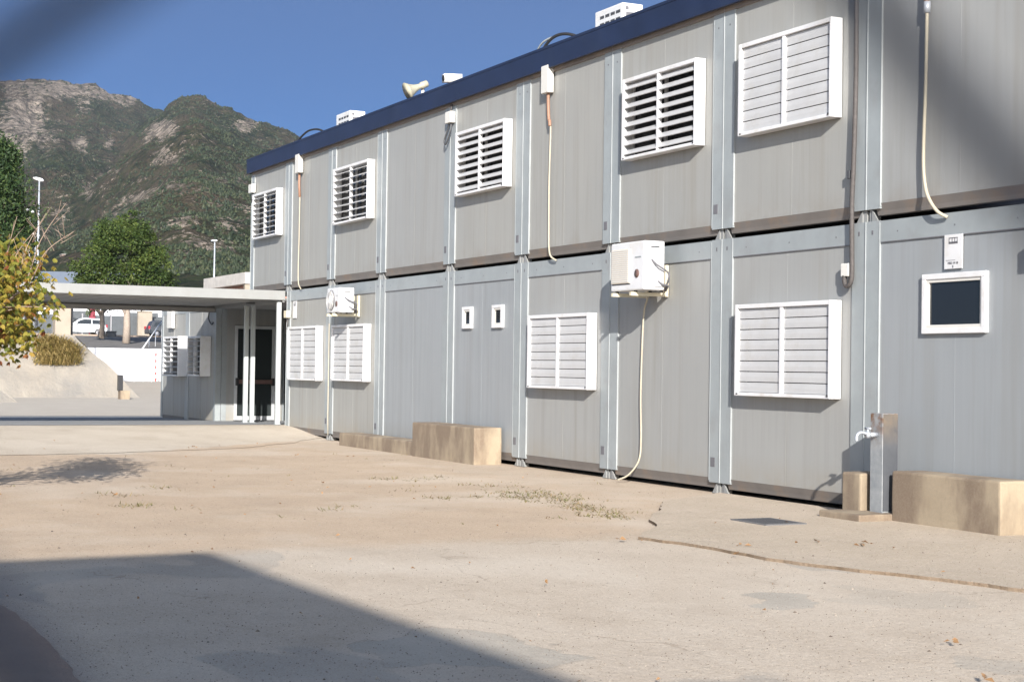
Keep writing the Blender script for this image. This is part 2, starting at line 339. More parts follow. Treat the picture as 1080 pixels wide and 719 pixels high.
# ------------------------------------------------------------------ mesh builder
WORLD = {}
def wpos(o): return WORLD.get(o, Vector((0, 0, 0)))
class MB:
    def __init__(s): s.v = []; s.f = []; s.sm = []; s.rnd = []
    def add(s, vs, fs, smooth=False, rnd=0.0):
        k = len(s.v); s.v += [Vector(v) for v in vs]
        for f in fs: s.f.append([i+k for i in f]); s.sm.append(smooth); s.rnd.append(rnd)
        return s
    def box(s, x0, x1, y0, y1, z0, z1):
        return s.add([(x0,y0,z0),(x1,y0,z0),(x1,y1,z0),(x0,y1,z0),(x0,y0,z1),(x1,y0,z1),(x1,y1,z1),(x0,y1,z1)],
              [(0,3,2,1),(4,5,6,7),(0,1,5,4),(1,2,6,5),(2,3,7,6),(3,0,4,7)])
    def bev(s, x0, x1, y0, y1, z0, z1, b=.01, jag=0.0):
        bm = bmesh.new(); bmesh.ops.create_cube(bm, size=1)
        for v in bm.verts: v.co = Vector(((x0+x1)/2+v.co.x*(x1-x0), (y0+y1)/2+v.co.y*(y1-y0), (z0+z1)/2+v.co.z*(z1-z0)))
        bmesh.ops.bevel(bm, geom=list(bm.edges), offset=b, segments=2, affect='EDGES', profile=.6)
        if jag:
            bmesh.ops.subdivide_edges(bm, edges=[e for e in bm.edges if e.calc_length() > .2], cuts=9, use_grid_fill=True)
            for v in bm.verts: v.co += noise.noise_vector(v.co*4)*jag + noise.noise_vector(v.co*17)*jag*.5
        bm.verts.index_update()
        s.add([v.co.copy() for v in bm.verts], [[v.index for v in f.verts] for f in bm.faces]); bm.free(); return s
    def tube(s, pts, r, seg=8, cap=True):
        pts = [Vector(p) for p in pts]; n = len(pts); rs = r if hasattr(r, '__len__') else [r]*n
        rings = []; prev = None
        for i, p in enumerate(pts):
            d = (pts[min(i+1, n-1)]-pts[max(i-1, 0)]).normalized()
            a = d.orthogonal().normalized() if prev is None else (prev - d*prev.dot(d)).normalized()
            prev = a; b = d.cross(a)
            rings.append([p + (a*math.cos(2*math.pi*k/seg) + b*math.sin(2*math.pi*k/seg))*rs[i] for k in range(seg)])
        vs = [v for rg in rings for v in rg]; fs = []
        for i in range(n-1):
            for k in range(seg):
                k2 = (k+1) % seg; fs.append((i*seg+k, i*seg+k2, (i+1)*seg+k2, (i+1)*seg+k))
        if cap: fs += [tuple(range(seg))[::-1], tuple((n-1)*seg+k for k in range(seg))]
        return s.add(vs, fs, True)
    def quad(s, a, b, c, d, rnd=0.0): return s.add([a, b, c, d], [(0, 1, 2, 3)], False, rnd)
    def prism(s, poly, axis, a, b):
        """polygon given in the two other axes, extruded along axis from a to b"""
        def P(u, v, w):
            return {'x': (w, u, v), 'y': (u, w, v), 'z': (u, v, w)}[axis]
        n = len(poly); vs = [P(u, v, a) for u, v in poly] + [P(u, v, b) for u, v in poly]
        fs = [tuple(range(n)), tuple(range(n, 2*n))[::-1]] + [(i, i+n, (i+1) % n+n, (i+1) % n) for i in range(n)]
        return s.add(vs, fs)
    def build(s, name, mat, parent=None, rnd=False, fix=True):
        me = bpy.data.meshes.new(name); base = wpos(parent) if parent else Vector((0,0,0))
        me.from_pydata([tuple(v-base) for v in s.v], [], s.f)
        me.polygons.foreach_set('use_smooth', s.sm)
        if fix and len(s.f) < 20000:
            bm = bmesh.new(); bm.from_mesh(me); bmesh.ops.recalc_face_normals(bm, faces=bm.faces); bm.to_mesh(me); bm.free()
        if rnd:
            a = me.attributes.new('rnd', 'FLOAT', 'FACE'); a.data.foreach_set('value', s.rnd)
        me.materials.append(MATS[mat]); me.update()
        o = bpy.data.objects.new(name, me); C.objects.link(o)
        if parent: o.parent = parent; WORLD[o] = base
        return o
def tag(o, label, cat, group=None):
    o['label'] = label; o['category'] = cat
    if group: o['group'] = group
    return o
def thing(name, label, cat, loc=(0,0,0), group=None):
    o = bpy.data.objects.new(name, None); C.objects.link(o); o.location = loc; WORLD[o] = Vector(loc)
    o.empty_display_size = .2
    return tag(o, label, cat, group)
def struct(o, kind='structure'): o['kind'] = kind; return o
def box_origin(o):
    """put a single-mesh thing's origin at the base of its mesh"""
    vs = [v.co for v in o.data.vertices]
    c = Vector((sum(v.x for v in vs)/len(vs), sum(v.y for v in vs)/len(vs), min(v.z for v in vs)))
    o.data.transform(Matrix.Translation(-c)); o.location = c; return o

# ------------------------------------------------------------------ light
SUN = Vector((-0.85327856, 0.3654597, -0.37196089)).normalized()     # travel of the light
w = bpy.data.worlds.new('World'); S.world = w; w.use_nodes = True
bg = w.node_tree.nodes['Background']; sky = w.node_tree.nodes.new('ShaderNodeTexSky')
sky.sky_type = 'NISHITA'; sky.sun_disc = False
sky.sun_elevation = math.asin(-SUN.z); sky.sun_rotation = math.atan2(-SUN.x, -SUN.y)
sky.air_density = .5; sky.dust_density = 1.1; sky.ozone_density = 6.0; sky.altitude = 600
hs = w.node_tree.nodes.new('ShaderNodeHueSaturation'); hs.inputs['Saturation'].default_value = 1.0
# added warm boost sunward and overhead lifts the shade; sky opposite the sun deeper
wn_, wl_ = w.node_tree.nodes, w.node_tree.links
tc = wn_.new('ShaderNodeTexCoord'); dp = wn_.new('ShaderNodeVectorMath'); dp.operation = 'DOT_PRODUCT'; dp.inputs[1].default_value = tuple(-SUN)
wl_.new(tc.outputs['Generated'], dp.inputs[0])
rp = wn_.new('ShaderNodeValToRGB'); mr = wn_.new('ShaderNodeMapRange'); mr.inputs[1].default_value = -1; mr.inputs[2].default_value = 1; wl_.new(dp.outputs['Value'], mr.inputs[0]); wl_.new(mr.outputs[0], rp.inputs[0])
els = rp.color_ramp.elements; els[0].position = 0; els[0].color = (.104, .137, .152, 1); els[1].position = .95; els[1].color = (1, .80, .55, 1)
e_ = els.new(.25); e_.color = (.120, .146, .155, 1); e_ = els.new(.5); e_.color = (.44, .37, .27, 1); e_ = els.new(.7); e_.color = (.78, .61, .42, 1)
mm = wn_.new('ShaderNodeMix'); mm.data_type = 'RGBA'; mm.blend_type = 'MULTIPLY'; mm.inputs[0].default_value = 1
wl_.new(sky.outputs[0], mm.inputs[6]); wl_.new(rp.outputs[0], mm.inputs[7]); wl_.new(mm.outputs[2], hs.inputs['Color']); wl_.new(hs.outputs[0], bg.inputs[0]); hs.inputs['Value'].default_value = 4.8; bg.inputs[1].default_value = .065
sl = bpy.data.lights.new('sun', 'SUN'); sl.energy = 5.0; sl.angle = R(.53); sl.color = (1, .945, .87)
so = bpy.data.objects.new('sun', sl); C.objects.link(so); so.rotation_euler = SUN.to_track_quat('-Z', 'Y').to_euler()
so.location = (40, -30, 30)
S.view_settings.view_transform = 'Standard'; S.view_settings.look = 'None'; S.view_settings.gamma = 1
S.view_settings.exposure = .92
S.cycles.max_bounces = 6; S.cycles.volume_bounces = 0
S.cycles.volume_step_rate = 10; S.cycles.volume_max_steps = 32

# ------------------------------------------------------------------ ground
def sstep(a, b, x):
    t = max(0, min(1, (x-a)/(b-a))); return t*t*(3-2*t)
def xend(y): return 4.6 + min(3.8, max(0, -y-.3)*.95)
def gz(x, y):
    if x > 2.4:
        s = sstep(0, 1, (x-2.4)/(xend(y)+.3-2.4)); return .05*(1-s) - .12*s
    if x > -9.0: return .05 - .02*(2.4-x)
    return -.178 + .17*sstep(-35, -65, x)
def sheet(name, mat, xs, ys, dz, keep=None):
    mb = MB(); nx, ny = len(xs), len(ys)
    vs = [(x, y, gz(x, y)+dz) for x in xs for y in ys]
    fs = []
    for i in range(nx-1):
        for j in range(ny-1):
            fs.append((i*ny+j, (i+1)*ny+j, (i+1)*ny+j+1, i*ny+j+1))
    mb.add(vs, fs); return mb
def frange(a, b, n): return [a+(b-a)*i/n for i in range(n+1)]
xs = [-9000, -3000, -1000, -300, -120] + frange(-76, -12, 32) + frange(-10, 2, 60) + frange(2.1, 9, 69) + frange(9.3, 12, 9) + frange(13, 45, 16) + [80, 200, 1000, 5000]
ys = [-6000, -2000, -500, -120, -60] + frange(-30, -12, 9) + frange(-11, 0, 66) + frange(.5, 6, 11) + [10, 20, 40, 100, 300, 1000, 6000]
struct(sheet('ground', 'dirt', xs, ys, 0).build('ground', 'yard', fix=False))
def poly_sheet(name, mat, pts, dz, jag=.04, seed=0, step=.25, follow=True, thick=0.0):
    """flat slab with an uneven outline; pts = list of (x, y, rough edge?)"""
    out = []
    n = len(pts)
    for i in range(n):
        a = pts[i]; b = pts[(i+1) % n]; L = math.hypot(b[0]-a[0], b[1]-a[1])
        k = max(1, int(L/step)) if a[2] else 1
        for q in range(k):
            t = q/k; x = a[0]+(b[0]-a[0])*t; y = a[1]+(b[1]-a[1])*t
            if a[2]:
                nv = noise.noise_vector(Vector((x*.9, y*.9, seed)))*jag*2.2 + noise.noise_vector(Vector((x*5, y*5, seed)))*jag*.6
                x += nv.x; y += nv.y
            out.append((x, y))
    bm = bmesh.new(); vs = [bm.verts.new((x, y, 0)) for x, y in out]; f = bm.faces.new(vs)
    bmesh.ops.triangulate(bm, faces=[f])
    if follow:
        for _ in range(8):
            es = [e for e in bm.edges if e.calc_length() > (.45 if name == 'entrance_path' else 1.2)]
            if not es: break
            bmesh.ops.subdivide_edges(bm, edges=es, cuts=1)
            bmesh.ops.triangulate(bm, faces=bm.faces[:])
    if thick:
        r = bmesh.ops.extrude_face_region(bm, geom=bm.faces[:])
        for v in [g for g in r['geom'] if isinstance(g, bmesh.types.BMVert)]: v.co.z = 1
    for v in bm.verts: v.co.z = gz(v.co.x, v.co.y) + (dz if (v.co.z > .5 or not thick) else -.05)
    bmesh.ops.recalc_face_normals(bm, faces=bm.faces)
    me = bpy.data.meshes.new(name); bm.to_mesh(me); bm.free(); me.materials.append(MATS[mat])
    if not thick and me.polygons and me.polygons[0].normal.z < 0: me.flip_normals()
    o = bpy.data.objects.new(name, me); C.objects.link(o); return struct(o)
# front concrete yard
poly_sheet('pavement', 'yard', [(20.75, -40, True), (20.85, -7.9, True), (20.9, -5.2, True), (21.2, -3.1, True), (24.6, -2.4, True), (30, -1.2, False), (60, 0, False), (60, -40, False)], .004, .05, 3)
# raised walk along the building on the right, its broken edge towards the yard
poly_sheet('path', 'concrete_walk', [(21.15, -3.22, True), (22.9, -3.0, True), (24.6, -2.52, True), (27, -2.1, True), (32, -1.6, False), (32, -.05, False), (17.5, -.05, False), (18.4, -1.2, True), (20.2, -2.5, True)], .026, .065, 9, thick=True, step=.14)
# entrance slab
ent = [(-10, 3.0, False), (-10, -14, False), (8.0, -14, True), (8.6, -7.0, True), (8.25, -4.6, True), (7.3, -2.3, True), (5.6, -.9, True), (4.5, -.1, False), (2.46, -.02, False), (2.46, 3, False)]
poly_sheet('entrance_path', 'yard', ent, .006, .10, 21, step=.2)
poly_sheet('grey_floor', 'floor_grey', [(1.95, 3.1, False), (-9.8, 3.1, False), (-9.8, -14, False), (1.95, -14, False)], .011, 0, 22)  # flat bluish-grey sheet laid over the entrance floor
poly_sheet('court_ground', 'court', [(-76, 60, False), (-76, -30, False), (-10, -30, False), (-10, 60, False)], .012, 0, 2)
# reddish soil at the lower left corner
a, b_, c_ = on_z(-30, 612, -.12), on_z(60, 690, -.12), on_z(100, 735, -.12)
poly_sheet('soil_patch', 'red_soil', [(a.x, a.y, True), (b_.x, b_.y, True), (c_.x, c_.y, True), (c_.x+1.2, c_.y-.6, False), (c_.x+1, c_.y-5, False), (a.x, a.y-5, False)], .011, .05, 31, step=.1)

# ------------------------------------------------------------------ modular building
W = 2.44; W4 = 1.1366
J = [0, W, 2*W, 3*W, (3+W4)*W, (4+W4)*W, (5+W4)*W, (6+W4)*W, (7+W4)*W, (8+W4)*W, (9+W4)*W]
bld = thing('modular_building', 'two-storey grey block of stacked cabin modules under a navy roof edge', 'building', (J[1], 0, -.12))
POST = .205
def module(x0, x1, zb, zt, mat, lower, k):
    """one cabin: face panel with seams, posts, rails and feet; face plane y = 0"""
    pt = zt-.20 if lower else zt
    p = MB(); xa, xb = x0+POST-.01, x1-POST+.01
    mid = (xa+xb)/2 + random.uniform(-.05, .05)
    p.box(xa, xb, .012, .10, zb+.045, pt)
    for xx in (mid,): p.box(xx-.004, xx+.004, .0108, .012, zb+.045, pt)
    pan = p.build('wall_module', mat, bld)
    for s, (a, b) in enumerate(((x0, x0+POST), (x1-POST, x1))):
        q = MB(); q.box(a+.004, b-.004, -.004, .12, zb, zt if lower else zt+.1)
        q.build('corner_post', 'frame_grey', pan)
    MB().box(x0-.001, x0+.007, -.012, -.004, zb, zt if lower else zt+.05).build('joint_strip', 'frame_edge', pan)
    MB().box(x0+POST-.006, x0+POST+.002, -.007, .012, zb+.02, zt-.02 if lower else zt+.03).build('edge_trim', 'frame_edge', pan)
    if k % 2 == 0: MB().box(x1-POST-.003, x1-POST+.004, -.007, .012, zb+.02, zt-.02 if lower else zt+.03).build('edge_trim', 'frame_edge', pan)
    if lower:
        q = MB(); q.box(x0+POST-.02, x1-POST+.02, .000, .12, zt-.20, zt-.003)
        q.build('top_rail', 'frame_grey', pan)
        d = MB()
        d.box(x0+POST+.02, x1-POST-.02, -.002, .002, zt-.207, zt-.199)
        for xx in (x0+.1, x1-.1): d.box(xx-.012, xx+.012, -.006, .0, zt-.125, zt-.085)
        for xx in (x0+POST+.25, (x0+x1)/2, x1-POST-.25): d.box(xx-.007, xx+.007, -.002, .001, zt-.12, zt-.106)
        d.build('bolt_holes', 'mark_grey', pan)
    else:
        d = MB()
        for xx in (x0+.11, x1-.11): d.box(xx-.01, xx+.01, -.006, -.002, zt-.16, zt-.14)
        d.build('bolt_holes', 'mark_grey', pan)
    # bottom channel, set back and facing down a little
    q = MB(); q.prism([(.004, zb+.05), (.02, zb+.05), (.055, zb-.055), (.04, zb-.06), (.03, zb-.02)], 'x', x0+POST*.6, x1-POST*.6)
    q.box(x0+.1, x1-.1, .055, .12, zb-.06, zb+.05)
    q.build('bottom_rail', 'rail_brown', pan)
    for xx, sg in ((x0+.07, 1), (x1-.07, -1)):
        f_ = MB(); f_.prism([(xx, zb-.115), (xx+sg*.09, zb-.115), (xx, zb)], 'y', .012, .024)
        f_.box(min(xx, xx-sg*.05), max(xx, xx-sg*.05), .024, .12, zb-.115, zb)
        f_.build('foot_bracket', 'canopy_white', pan)
    if k < 7:
        mk = MB(); xx = x1-.125; z0 = zb+.17
        mk.box(xx-.045, xx+.035, -.008, -.003, z0, z0+.10)
        mk.build('label_plate', 'mark_grey', pan)
    return pan
lowmats = ['panel_warm', 'panel_warm', 'panel_cool', 'panel_cool', 'panel_mid', 'panel_mid', 'panel_mid', 'panel_cool', 'panel_cool']
upmats = ['panel_warm', 'panel_warm', 'panel_warm', 'panel_mid', 'panel_warm', 'panel_warm', 'panel_warm', 'panel_warm', 'panel_mid', 'panel_mid']
for i in range(1, 10): module(J[i], J[i+1], 0.0, 2.6235, lowmats[i-1], True, i)
for i in range(0, 10): module(J[i], J[i+1], 2.737, 5.075, upmats[i], False, i)
XE = J[10]
q = MB(); q.box(J[1]+.1, XE-.1, .13, 5.9, -.06, 2.60).box(.1, XE-.1, .13, 5.9, 2.70, 5.1); q.box(J[1]+.3, XE-.3, .35, 5.7, -.3, 2.75)
q.build('core', 'dark_void', bld)
q = MB(); q.box(J[1]+.0, J[1]+.08, .125, 6, -.02, 2.62).box(0, .08, .125, 6, 2.74, 5.1).box(XE-.08, XE, .125, 6, 0, 2.62).box(XE-.08, XE, .125, 6, 2.74, 5.1)
q.build('end_wall', 'panel_mid', bld)
q = MB(); q.box(J[1]+.09, XE-.09, 5.92, 6, -.02, 2.62).box(.09, XE-.09, 5.92, 6, 2.74, 5.1); q.build('rear_wall', 'panel_mid', bld)
q = MB(); q.box(.02, XE, -.012, .1, 5.075, 5.18); q.build('fascia_shade_band', 'fascia_shade_band', bld)  # brown band coloured as the shadow beneath the roof fascia
q = MB()
q.box(-.10, XE+.1, -.09, -.05, 5.115, 5.405).box(-.10, -.06, -.05, 6.1, 5.115, 5.405).box(XE+.06, XE+.1, -.05, 6.1, 5.115, 5.405).box(-.06, XE+.06, 6.06, 6.1, 5.115, 5.405)
q.box(-.10, XE+.1, -.096, -.085, 5.375, 5.409)
rf = q.build('roof_fascia', 'fascia_navy', bld)
q = MB(); q.box(-.06, XE+.06, -.05, 6.06, 5.19, 5.24); q.build('roof', 'roof_grey', bld)
q = MB(); q.box(.0, J[1]+.02, .13, 5.9, 2.62, 2.70); q.build('soffit', 'canopy_under', bld)

def shutter(x0, x1, z0, z1, d, tilt, parent, dark_back=True, n=8, mat='white_slat'):
    """window guard: deep white box frame, centre bar, two columns of turning slats"""
    q = MB(); T = .045
    q.bev(x0, x0+T, -d, .004, z0, z1, .006).bev(x1-T*.6, x1, -d, .004, z0, z1, .006)
    q.bev(x0+T-.004, x1-T*.6+.004, -d+.003, .002, z1-T, z1, .006).bev(x0+T-.004, x1-T*.6+.004, -d+.003, .002, z0, z0+T*.8, .006)
    xm = (x0+x1)/2
    q.box(xm-.022, xm+.022, -d+.008, -d+.055, z0+T*.8-.002, z1-T+.002)
    fr = q.build('window_shutter', 'white_metal', parent)
    s = MB(); ha = (z1-T)-(z0+T*.8); st = ha/n
    for (a, b) in ((x0+T+.004, xm-.026), (xm+.026, x1-T*.6-.004)):
        for k in range(n):
            zc = z0+T*.8+st*(k+.5); hh = st*.4965 if tilt < 20 else st*.42
            tl = -R(tilt + random.uniform(-2, 2)*(tilt > 5)); yc = -d+.035
            cs, sn = math.cos(tl), math.sin(tl)
            def P(u, v): return (yc + u*cs - v*sn, zc + v*cs + u*sn)   # u = thickness, v = height
            prof = [P(-.005, -hh+.004), P(-.008, 0), P(-.005, hh-.004), P(.005, hh-.004), P(.005, -hh+.004)]
            s.prism(prof, 'x', a, b)
    s.build('slats', mat, fr)
    q = MB(); q.box(x0+T, x1-T*.6, .001, .008, z0+T, z1-T)
    if tilt >= 20:
        q.build('pane', 'glass_dark', fr)
        for a, b in ((x0+T, x0+T+.05), (xm-.03, xm+.03), (x1-T-.05, x1-T)): MB().box(a, b, -.018, .0, z0+T, z1-T).build('window_stile', 'white_slat', fr)
    else: q.build('pane', 'interior_dark', fr)
    # small hinge pins / stops
    h = MB(); h.tube([(x1-.03, -d-.006, z0+.03), (x1-.03, -d+.01, z0+.03)], .014, 8); h.tube([(x0+.05, -d-.006, z0+.02), (x0+.05, -d+.01, z0+.02)], .01, 8)
    h.build('pin', 'dark_grey', fr)
    return fr
D = .135
for x0, x1, z0, z1, tl in ((.48, 2.06, 3.72, 4.63, 72), (5.30, 6.98, 3.66, 4.64, 66), (10.56, 12.19, 3.69, 4.62, 38), (15.43, 17.04, 3.68, 4.64, 40), (17.88, 19.46, 3.665, 4.63, 2),
                           (2.88, 4.52, .93, 1.92, 2), (5.32, 6.92, .945, 1.91, 2), (13.0, 14.65, .95, 1.90, 2), (17.87, 19.49, .95, 1.90, 2)):
    shutter(x0, x1, z0, z1, D, tl, bld)

def window(x0, x1, z0, z1, fw, parent, split=False):
    q = MB(); y = -.03
    q.bev(x0, x1, y, .02, z1-fw, z1, .006).bev(x0, x1, y, .02, z0, z0+fw, .006).bev(x0, x0+fw, y+.001, .02, z0+fw-.002, z1-fw+.002, .005).bev(x1-fw, x1, y+.001, .02, z0+fw-.002, z1-fw+.002, .005)
    wn = q.build('window', 'white_metal', parent)
    q = MB(); g = fw*.55; a, b, c, d = x0+fw, x1-fw, z0+fw, z1-fw
    q.bev(a, b, y+.012, .02, d-g, d+.002, .004).bev(a, b, y+.006, .02, c-.002, c+g, .004).bev(a-.002, a+g, y+.013, .02, c, d, .004).bev(b-g, b+.002, y+.013, .02, c, d, .004)
    q.build('sash', 'white_plastic', wn)
    q = MB(); q.box(a+g-.002, b-g+.002, .002, .008, c+g-.002, d-g+.002); q.build('pane', 'glass_dark', wn)
    if split:
        q = MB(); xx = a+(b-a)*.33; q.box(xx-.003, xx+.003, -.002, .001, c+g, d-g); q.build('pane_edge', 'mark_grey', wn)
window(20.68, 21.49, 1.56, 2.09, .05, bld)
window(10.65, 10.96, 1.765, 2.08, .045, bld)
window(11.66, 11.99, 1.76, 2.08, .045, bld)

# ------------------------------------------------------------------ single-storey wing with the door, left
wing = thing('classroom_wing', 'low grey cabin wing with a glazed door in shade under the canopy', 'building', (-5, 0, -.1))
def wing_module(x0, x1, k):
    zb, zt = -.10, 2.50
    p = MB(); xa, xb = x0+.15, x1-.15; mid = (xa+xb)/2
    p.box(xa, xb, .012, .10, zb+.06, zt-.1); p.box(mid-.006, mid+.006, .006, .012, zb+.06, zt-.1)
    pan = p.build('wall_module', 'panel_warm', wing)
    for a, b in ((x0, x0+.15), (x1-.15, x1)):
        q = MB(); q.box(a+.003, b-.003, -.004, .12, zb, zt); q.build('corner_post', 'frame_grey', pan)
    q = MB(); q.box(x0+.14, x1-.14, .0, .12, zt-.12, zt-.003); q.build('top_rail', 'frame_grey', pan)
    q = MB(); q.box(x0+.14, x1-.14, .02, .12, zb-.04, zb+.07); q.build('bottom_rail', 'rail_brown', pan)
wing_module(-7.40, -4.95, 0); wing_module(-4.95, -2.50, 1)
for x0, x1, z0, z1 in ((-6.31, -4.89, .91, 1.84), (-4.06, -2.93, .93, 1.82)): shutter(x0, x1, z0, z1, .235, 72, wing, n=7)
q = MB(); q.box(-7.35, -2.62, .13, 5.9, -.1, 2.49); q.build('core', 'dark_void', wing)
q = MB(); q.box(-7.40, -7.352, .125, 6, -.1, 2.5).box(-7.35, -2.5, 5.92, 6, -.1, 2.5); q.build('rear_wall', 'panel_mid', wing)
q = MB(); q.box(-7.45, -2.45, -.03, 6.05, 2.505, 2.58); q.build('roof', 'roof_grey', wing)
# end wall facing the passage, with the door
q = MB(); X = -2.5
q.box(X-.10, X-.003, .125, .42, -.05, 2.5).box(X-.10, X-.003, 1.34, 1.52, -.05, 2.5).box(X-.10, X-.003, .42, 1.34, 2.07, 2.5).box(X-.10, X-.003, 1.75, 6, -.05, 2.5).box(X-.1, X-.02, 1.52, 1.75, 2.1, 2.5)
q.build('end_wall', 'panel_mid', wing)
q = MB(); q.box(X-.02, X+.012, .125, .24, -.05, 2.47).box(X-.02, X+.012, 1.53, 1.56, -.05, 2.47); q.build('wall_trim', 'frame_grey', wing)
q = MB(); q.bev(X-.04, X+.03, .42, .485, -.02, 2.06, .006).bev(X-.04, X+.03, 1.275, 1.34, -.02, 2.06, .006).bev(X-.04, X+.028, .48, 1.28, 1.99, 2.06, .006).bev(X-.04, X+.028, .48, 1.28, -.02, .07, .006)
door = q.build('door', 'door_frame', wing)
q = MB(); q.box(X-.02, X-.01, .48, 1.28, .06, 2.0); q.build('pane', 'door_glass', door)
q = MB(); q.box(X+.0, X+.02, .80, .85, .06, 2.0); q.build('stile', 'door_frame', door)
q = MB(); q.bev(X+.05, X+.10, .48, 1.28, .78, .87, .01); q.build('push_bar', 'bar_brown', door)
q = MB(); q.bev(X+.02, X+.11, .44, .50, .74, .91, .01).bev(X+.02, X+.11, 1.26, 1.32, .74, .91, .01); q.build('bar_end', 'black_plastic', door)
q = MB(); q.box(X-.09, X-.05, 1.52, 1.75, 0, 2.1); q.build('side_light', 'glass_dark', wing)
q = MB(); q.box(X-.03, X+.0, 1.56, 1.75, 1.9, 2.2); q.build('notice', 'bar_brown', wing)
q = MB(); q.box(-2.44, 2.4, 3.2, 3.3, -.05, 2.6); q.build('passage_wall', 'panel_mid', wing)
q = MB(); q.box(-2.44, 2.43, .14, 3.2, 2.42, 2.50); q.build('passage_ceiling', 'canopy_under', wing)

def cable(name, label, pts, r, mat, seg=8, cat='cable'):
    return tag(box_origin(MB().tube(pts, r, seg).build(name, mat)), label, cat)
def smooth(pts, n=6):
    P_ = [Vector(p) for p in pts]; out = []
    for i in range(len(P_)-1):
        p0 = P_[max(i-1, 0)]; p1 = P_[i]; p2 = P_[i+1]; p3 = P_[min(i+2, len(P_)-1)]
        for k in range(n):
            t = k/n; out.append(.5*((2*p1)+(-p0+p2)*t+(2*p0-5*p1+4*p2-p3)*t*t+(-p0+3*p1-3*p2+p3)*t**3))
    out.append(P_[-1]); return out

# ------------------------------------------------------------------ entrance canopy
can = thing('entrance_canopy', 'flat white canopy roof on slim posts in front of the entrance', 'canopy', (0, -2.4, -.02))
def cz(y): return 2.41
X0, X1, Y0, Y1 = -2.50, 2.38, -7.2, -.02
q = MB(); q.bev(X1-.04, X1, Y0, Y1+.0, 2.445, 2.625, .008); q.box(X0, X0+.04, Y0, Y1, 2.33, 2.60).box(X0+.04, X1-.04, Y0, Y0+.04, 2.41, 2.62).box(X0+.04, X1-.04, Y1-.04, Y1-.002, 2.41, 2.62)
q.build('fascia', 'canopy_white', can)
q = MB(); q.box(X0+.04, X1-.04, Y0+.04, Y1-.04, 2.56, 2.60); q.build('roof', 'canopy_white', can)
q = MB(); 
yy = Y0+.05
while yy < Y1-.3:
    q.box(X0+.04, X1-.04, yy, yy+.285, 2.455, 2.475); yy += .315
q.build('ceiling_panels', 'canopy_under', can)
MB().box(X0+.045, X0+.10, Y0+.05, Y1-.05, 2.34, 2.424).build('edge_beam', 'canopy_under', can); MB().box(X1-.10, X1-.045, Y0+.05, Y1-.05, 2.447, 2.453).build('edge_beam', 'canopy_under', can)
def post(x, y, h=2.42, w_=.075, zb=None):
    z0 = gz(x, y)+.012 if zb is None else zb
    q = MB(); q.bev(x-w_, x+w_, y-w_, y+w_, z0, h, .012); o = q.build('post', 'post_white', can)
    q = MB(); q.box(x-w_-.02, x+w_+.02, y-w_-.02, y+w_+.02, z0, z0+.012); q.build('base_plate', 'frame_grey', o)
post(2.24, -.10, w_=.042); 
for pxl in (258.3, 265.3):
    b0 = on_z(pxl, 443, .015); post(-.15, on_x(pxl, 440, -.15).y, w_=.044)
for y in (-6.9,):
    post(2.24, y, w_=.055); post(-.15, y, w_=.055)
q = MB(); q.tube([(1.2, -.35, 2.40), (1.2, -.35, 2.425)], .09, 16); q.build('ceiling_lamp', 'dark_grey', can)

# white cable box and hanging cable on the wing
q = MB(); b0 = on_y(177, 326, -.06); b1 = on_y(182, 346, -.06); q.bev(b0.x, b1.x, -.08, -.005, b1.z, b0.z+.06, .01)
tag(box_origin(q.build('cable_box', 'white_plastic')), 'tall white cable box high on the low wing, above its left shutter', 'cable box', 'white boxes where cables leave the walls')
p0 = on_y(222, 323, -.02); p1 = on_y(220, 335, -.03); p2 = on_y(223, 342, -.03); p3 = on_y(225, 340, -.02)
cable('hanging_cable', 'short black cable drooping on the wing wall under the canopy', smooth([p0, p1, p2, p3]), .014, 'black_plastic')

# ------------------------------------------------------------------ wall fittings
def cbox(x0, x1, z0, z1, d, label, name='cable_box', mat='white_plastic'):
    return tag(box_origin(MB().bev(x0, x1, -d-.006, -.006, z0, z1, .012).build(name, mat)), label, 'cable box', 'white boxes where cables leave the walls')
cbox(13.22, 13.42, 4.80, 5.16, .09, 'long white cable box at the roof edge between the third and fourth upper shutters')
cable('copper_pipe', 'short copper pipe run below the long white box in the upper middle of the wall', smooth([(13.33, -.04, 4.80), (13.34, -.04, 4.6), (13.36, -.04, 4.45), (13.40, -.05, 4.43), (13.41, -.05, 4.36)]), .022, 'copper', cat='pipe')
cable('drain_tube', 'thin cream tube running down the upper middle wall from the copper pipe', smooth([(13.41, -.04, 4.40), (13.40, -.035, 4.2), (13.38, -.035, 3.6), (13.39, -.035, 2.95), (13.42, -.045, 2.78), (13.50, -.06, 2.66), (13.60, -.03, 2.60)]), .012, 'tube_cream', cat='pipe')
cbox(3.05, 3.28, 4.80, 5.15, .09, 'narrow white cable box at the far left roof edge above a cream tube')
cable('copper_pipe', 'copper pipe run below the narrow white box at the far left roof edge', [(3.16, -.04, 4.80), (3.16, -.04, 4.6), (3.20, -.04, 4.35)], .024, 'copper', cat='pipe')
cable('drain_tube', 'thin cream tube on the upper wall beside the leftmost two shutters', smooth([(3.20, -.035, 4.35), (3.19, -.035, 3.6), (3.17, -.035, 2.95), (3.25, -.05, 2.72), (3.36, -.04, 2.62)]), .012, 'tube_cream', cat='pipe')
cable('copper_pipe', 'copper pipe end at the top right of the upper wall', [(20.72, -.04, 5.08), (20.72, -.04, 4.50)], .026, 'copper', cat='pipe')
cable('drain_tube', 'thick cream tube down the upper wall at the far right, above the small dark window', smooth([(20.73, -.04, 4.52), (20.73, -.04, 4.4), (20.72, -.04, 3.8), (20.70, -.04, 3.2), (20.72, -.045, 2.95), (20.80, -.07, 2.78), (20.92, -.07, 2.64), (21.0, -.02, 2.58)]), .016, 'tube_cream', cat='pipe')
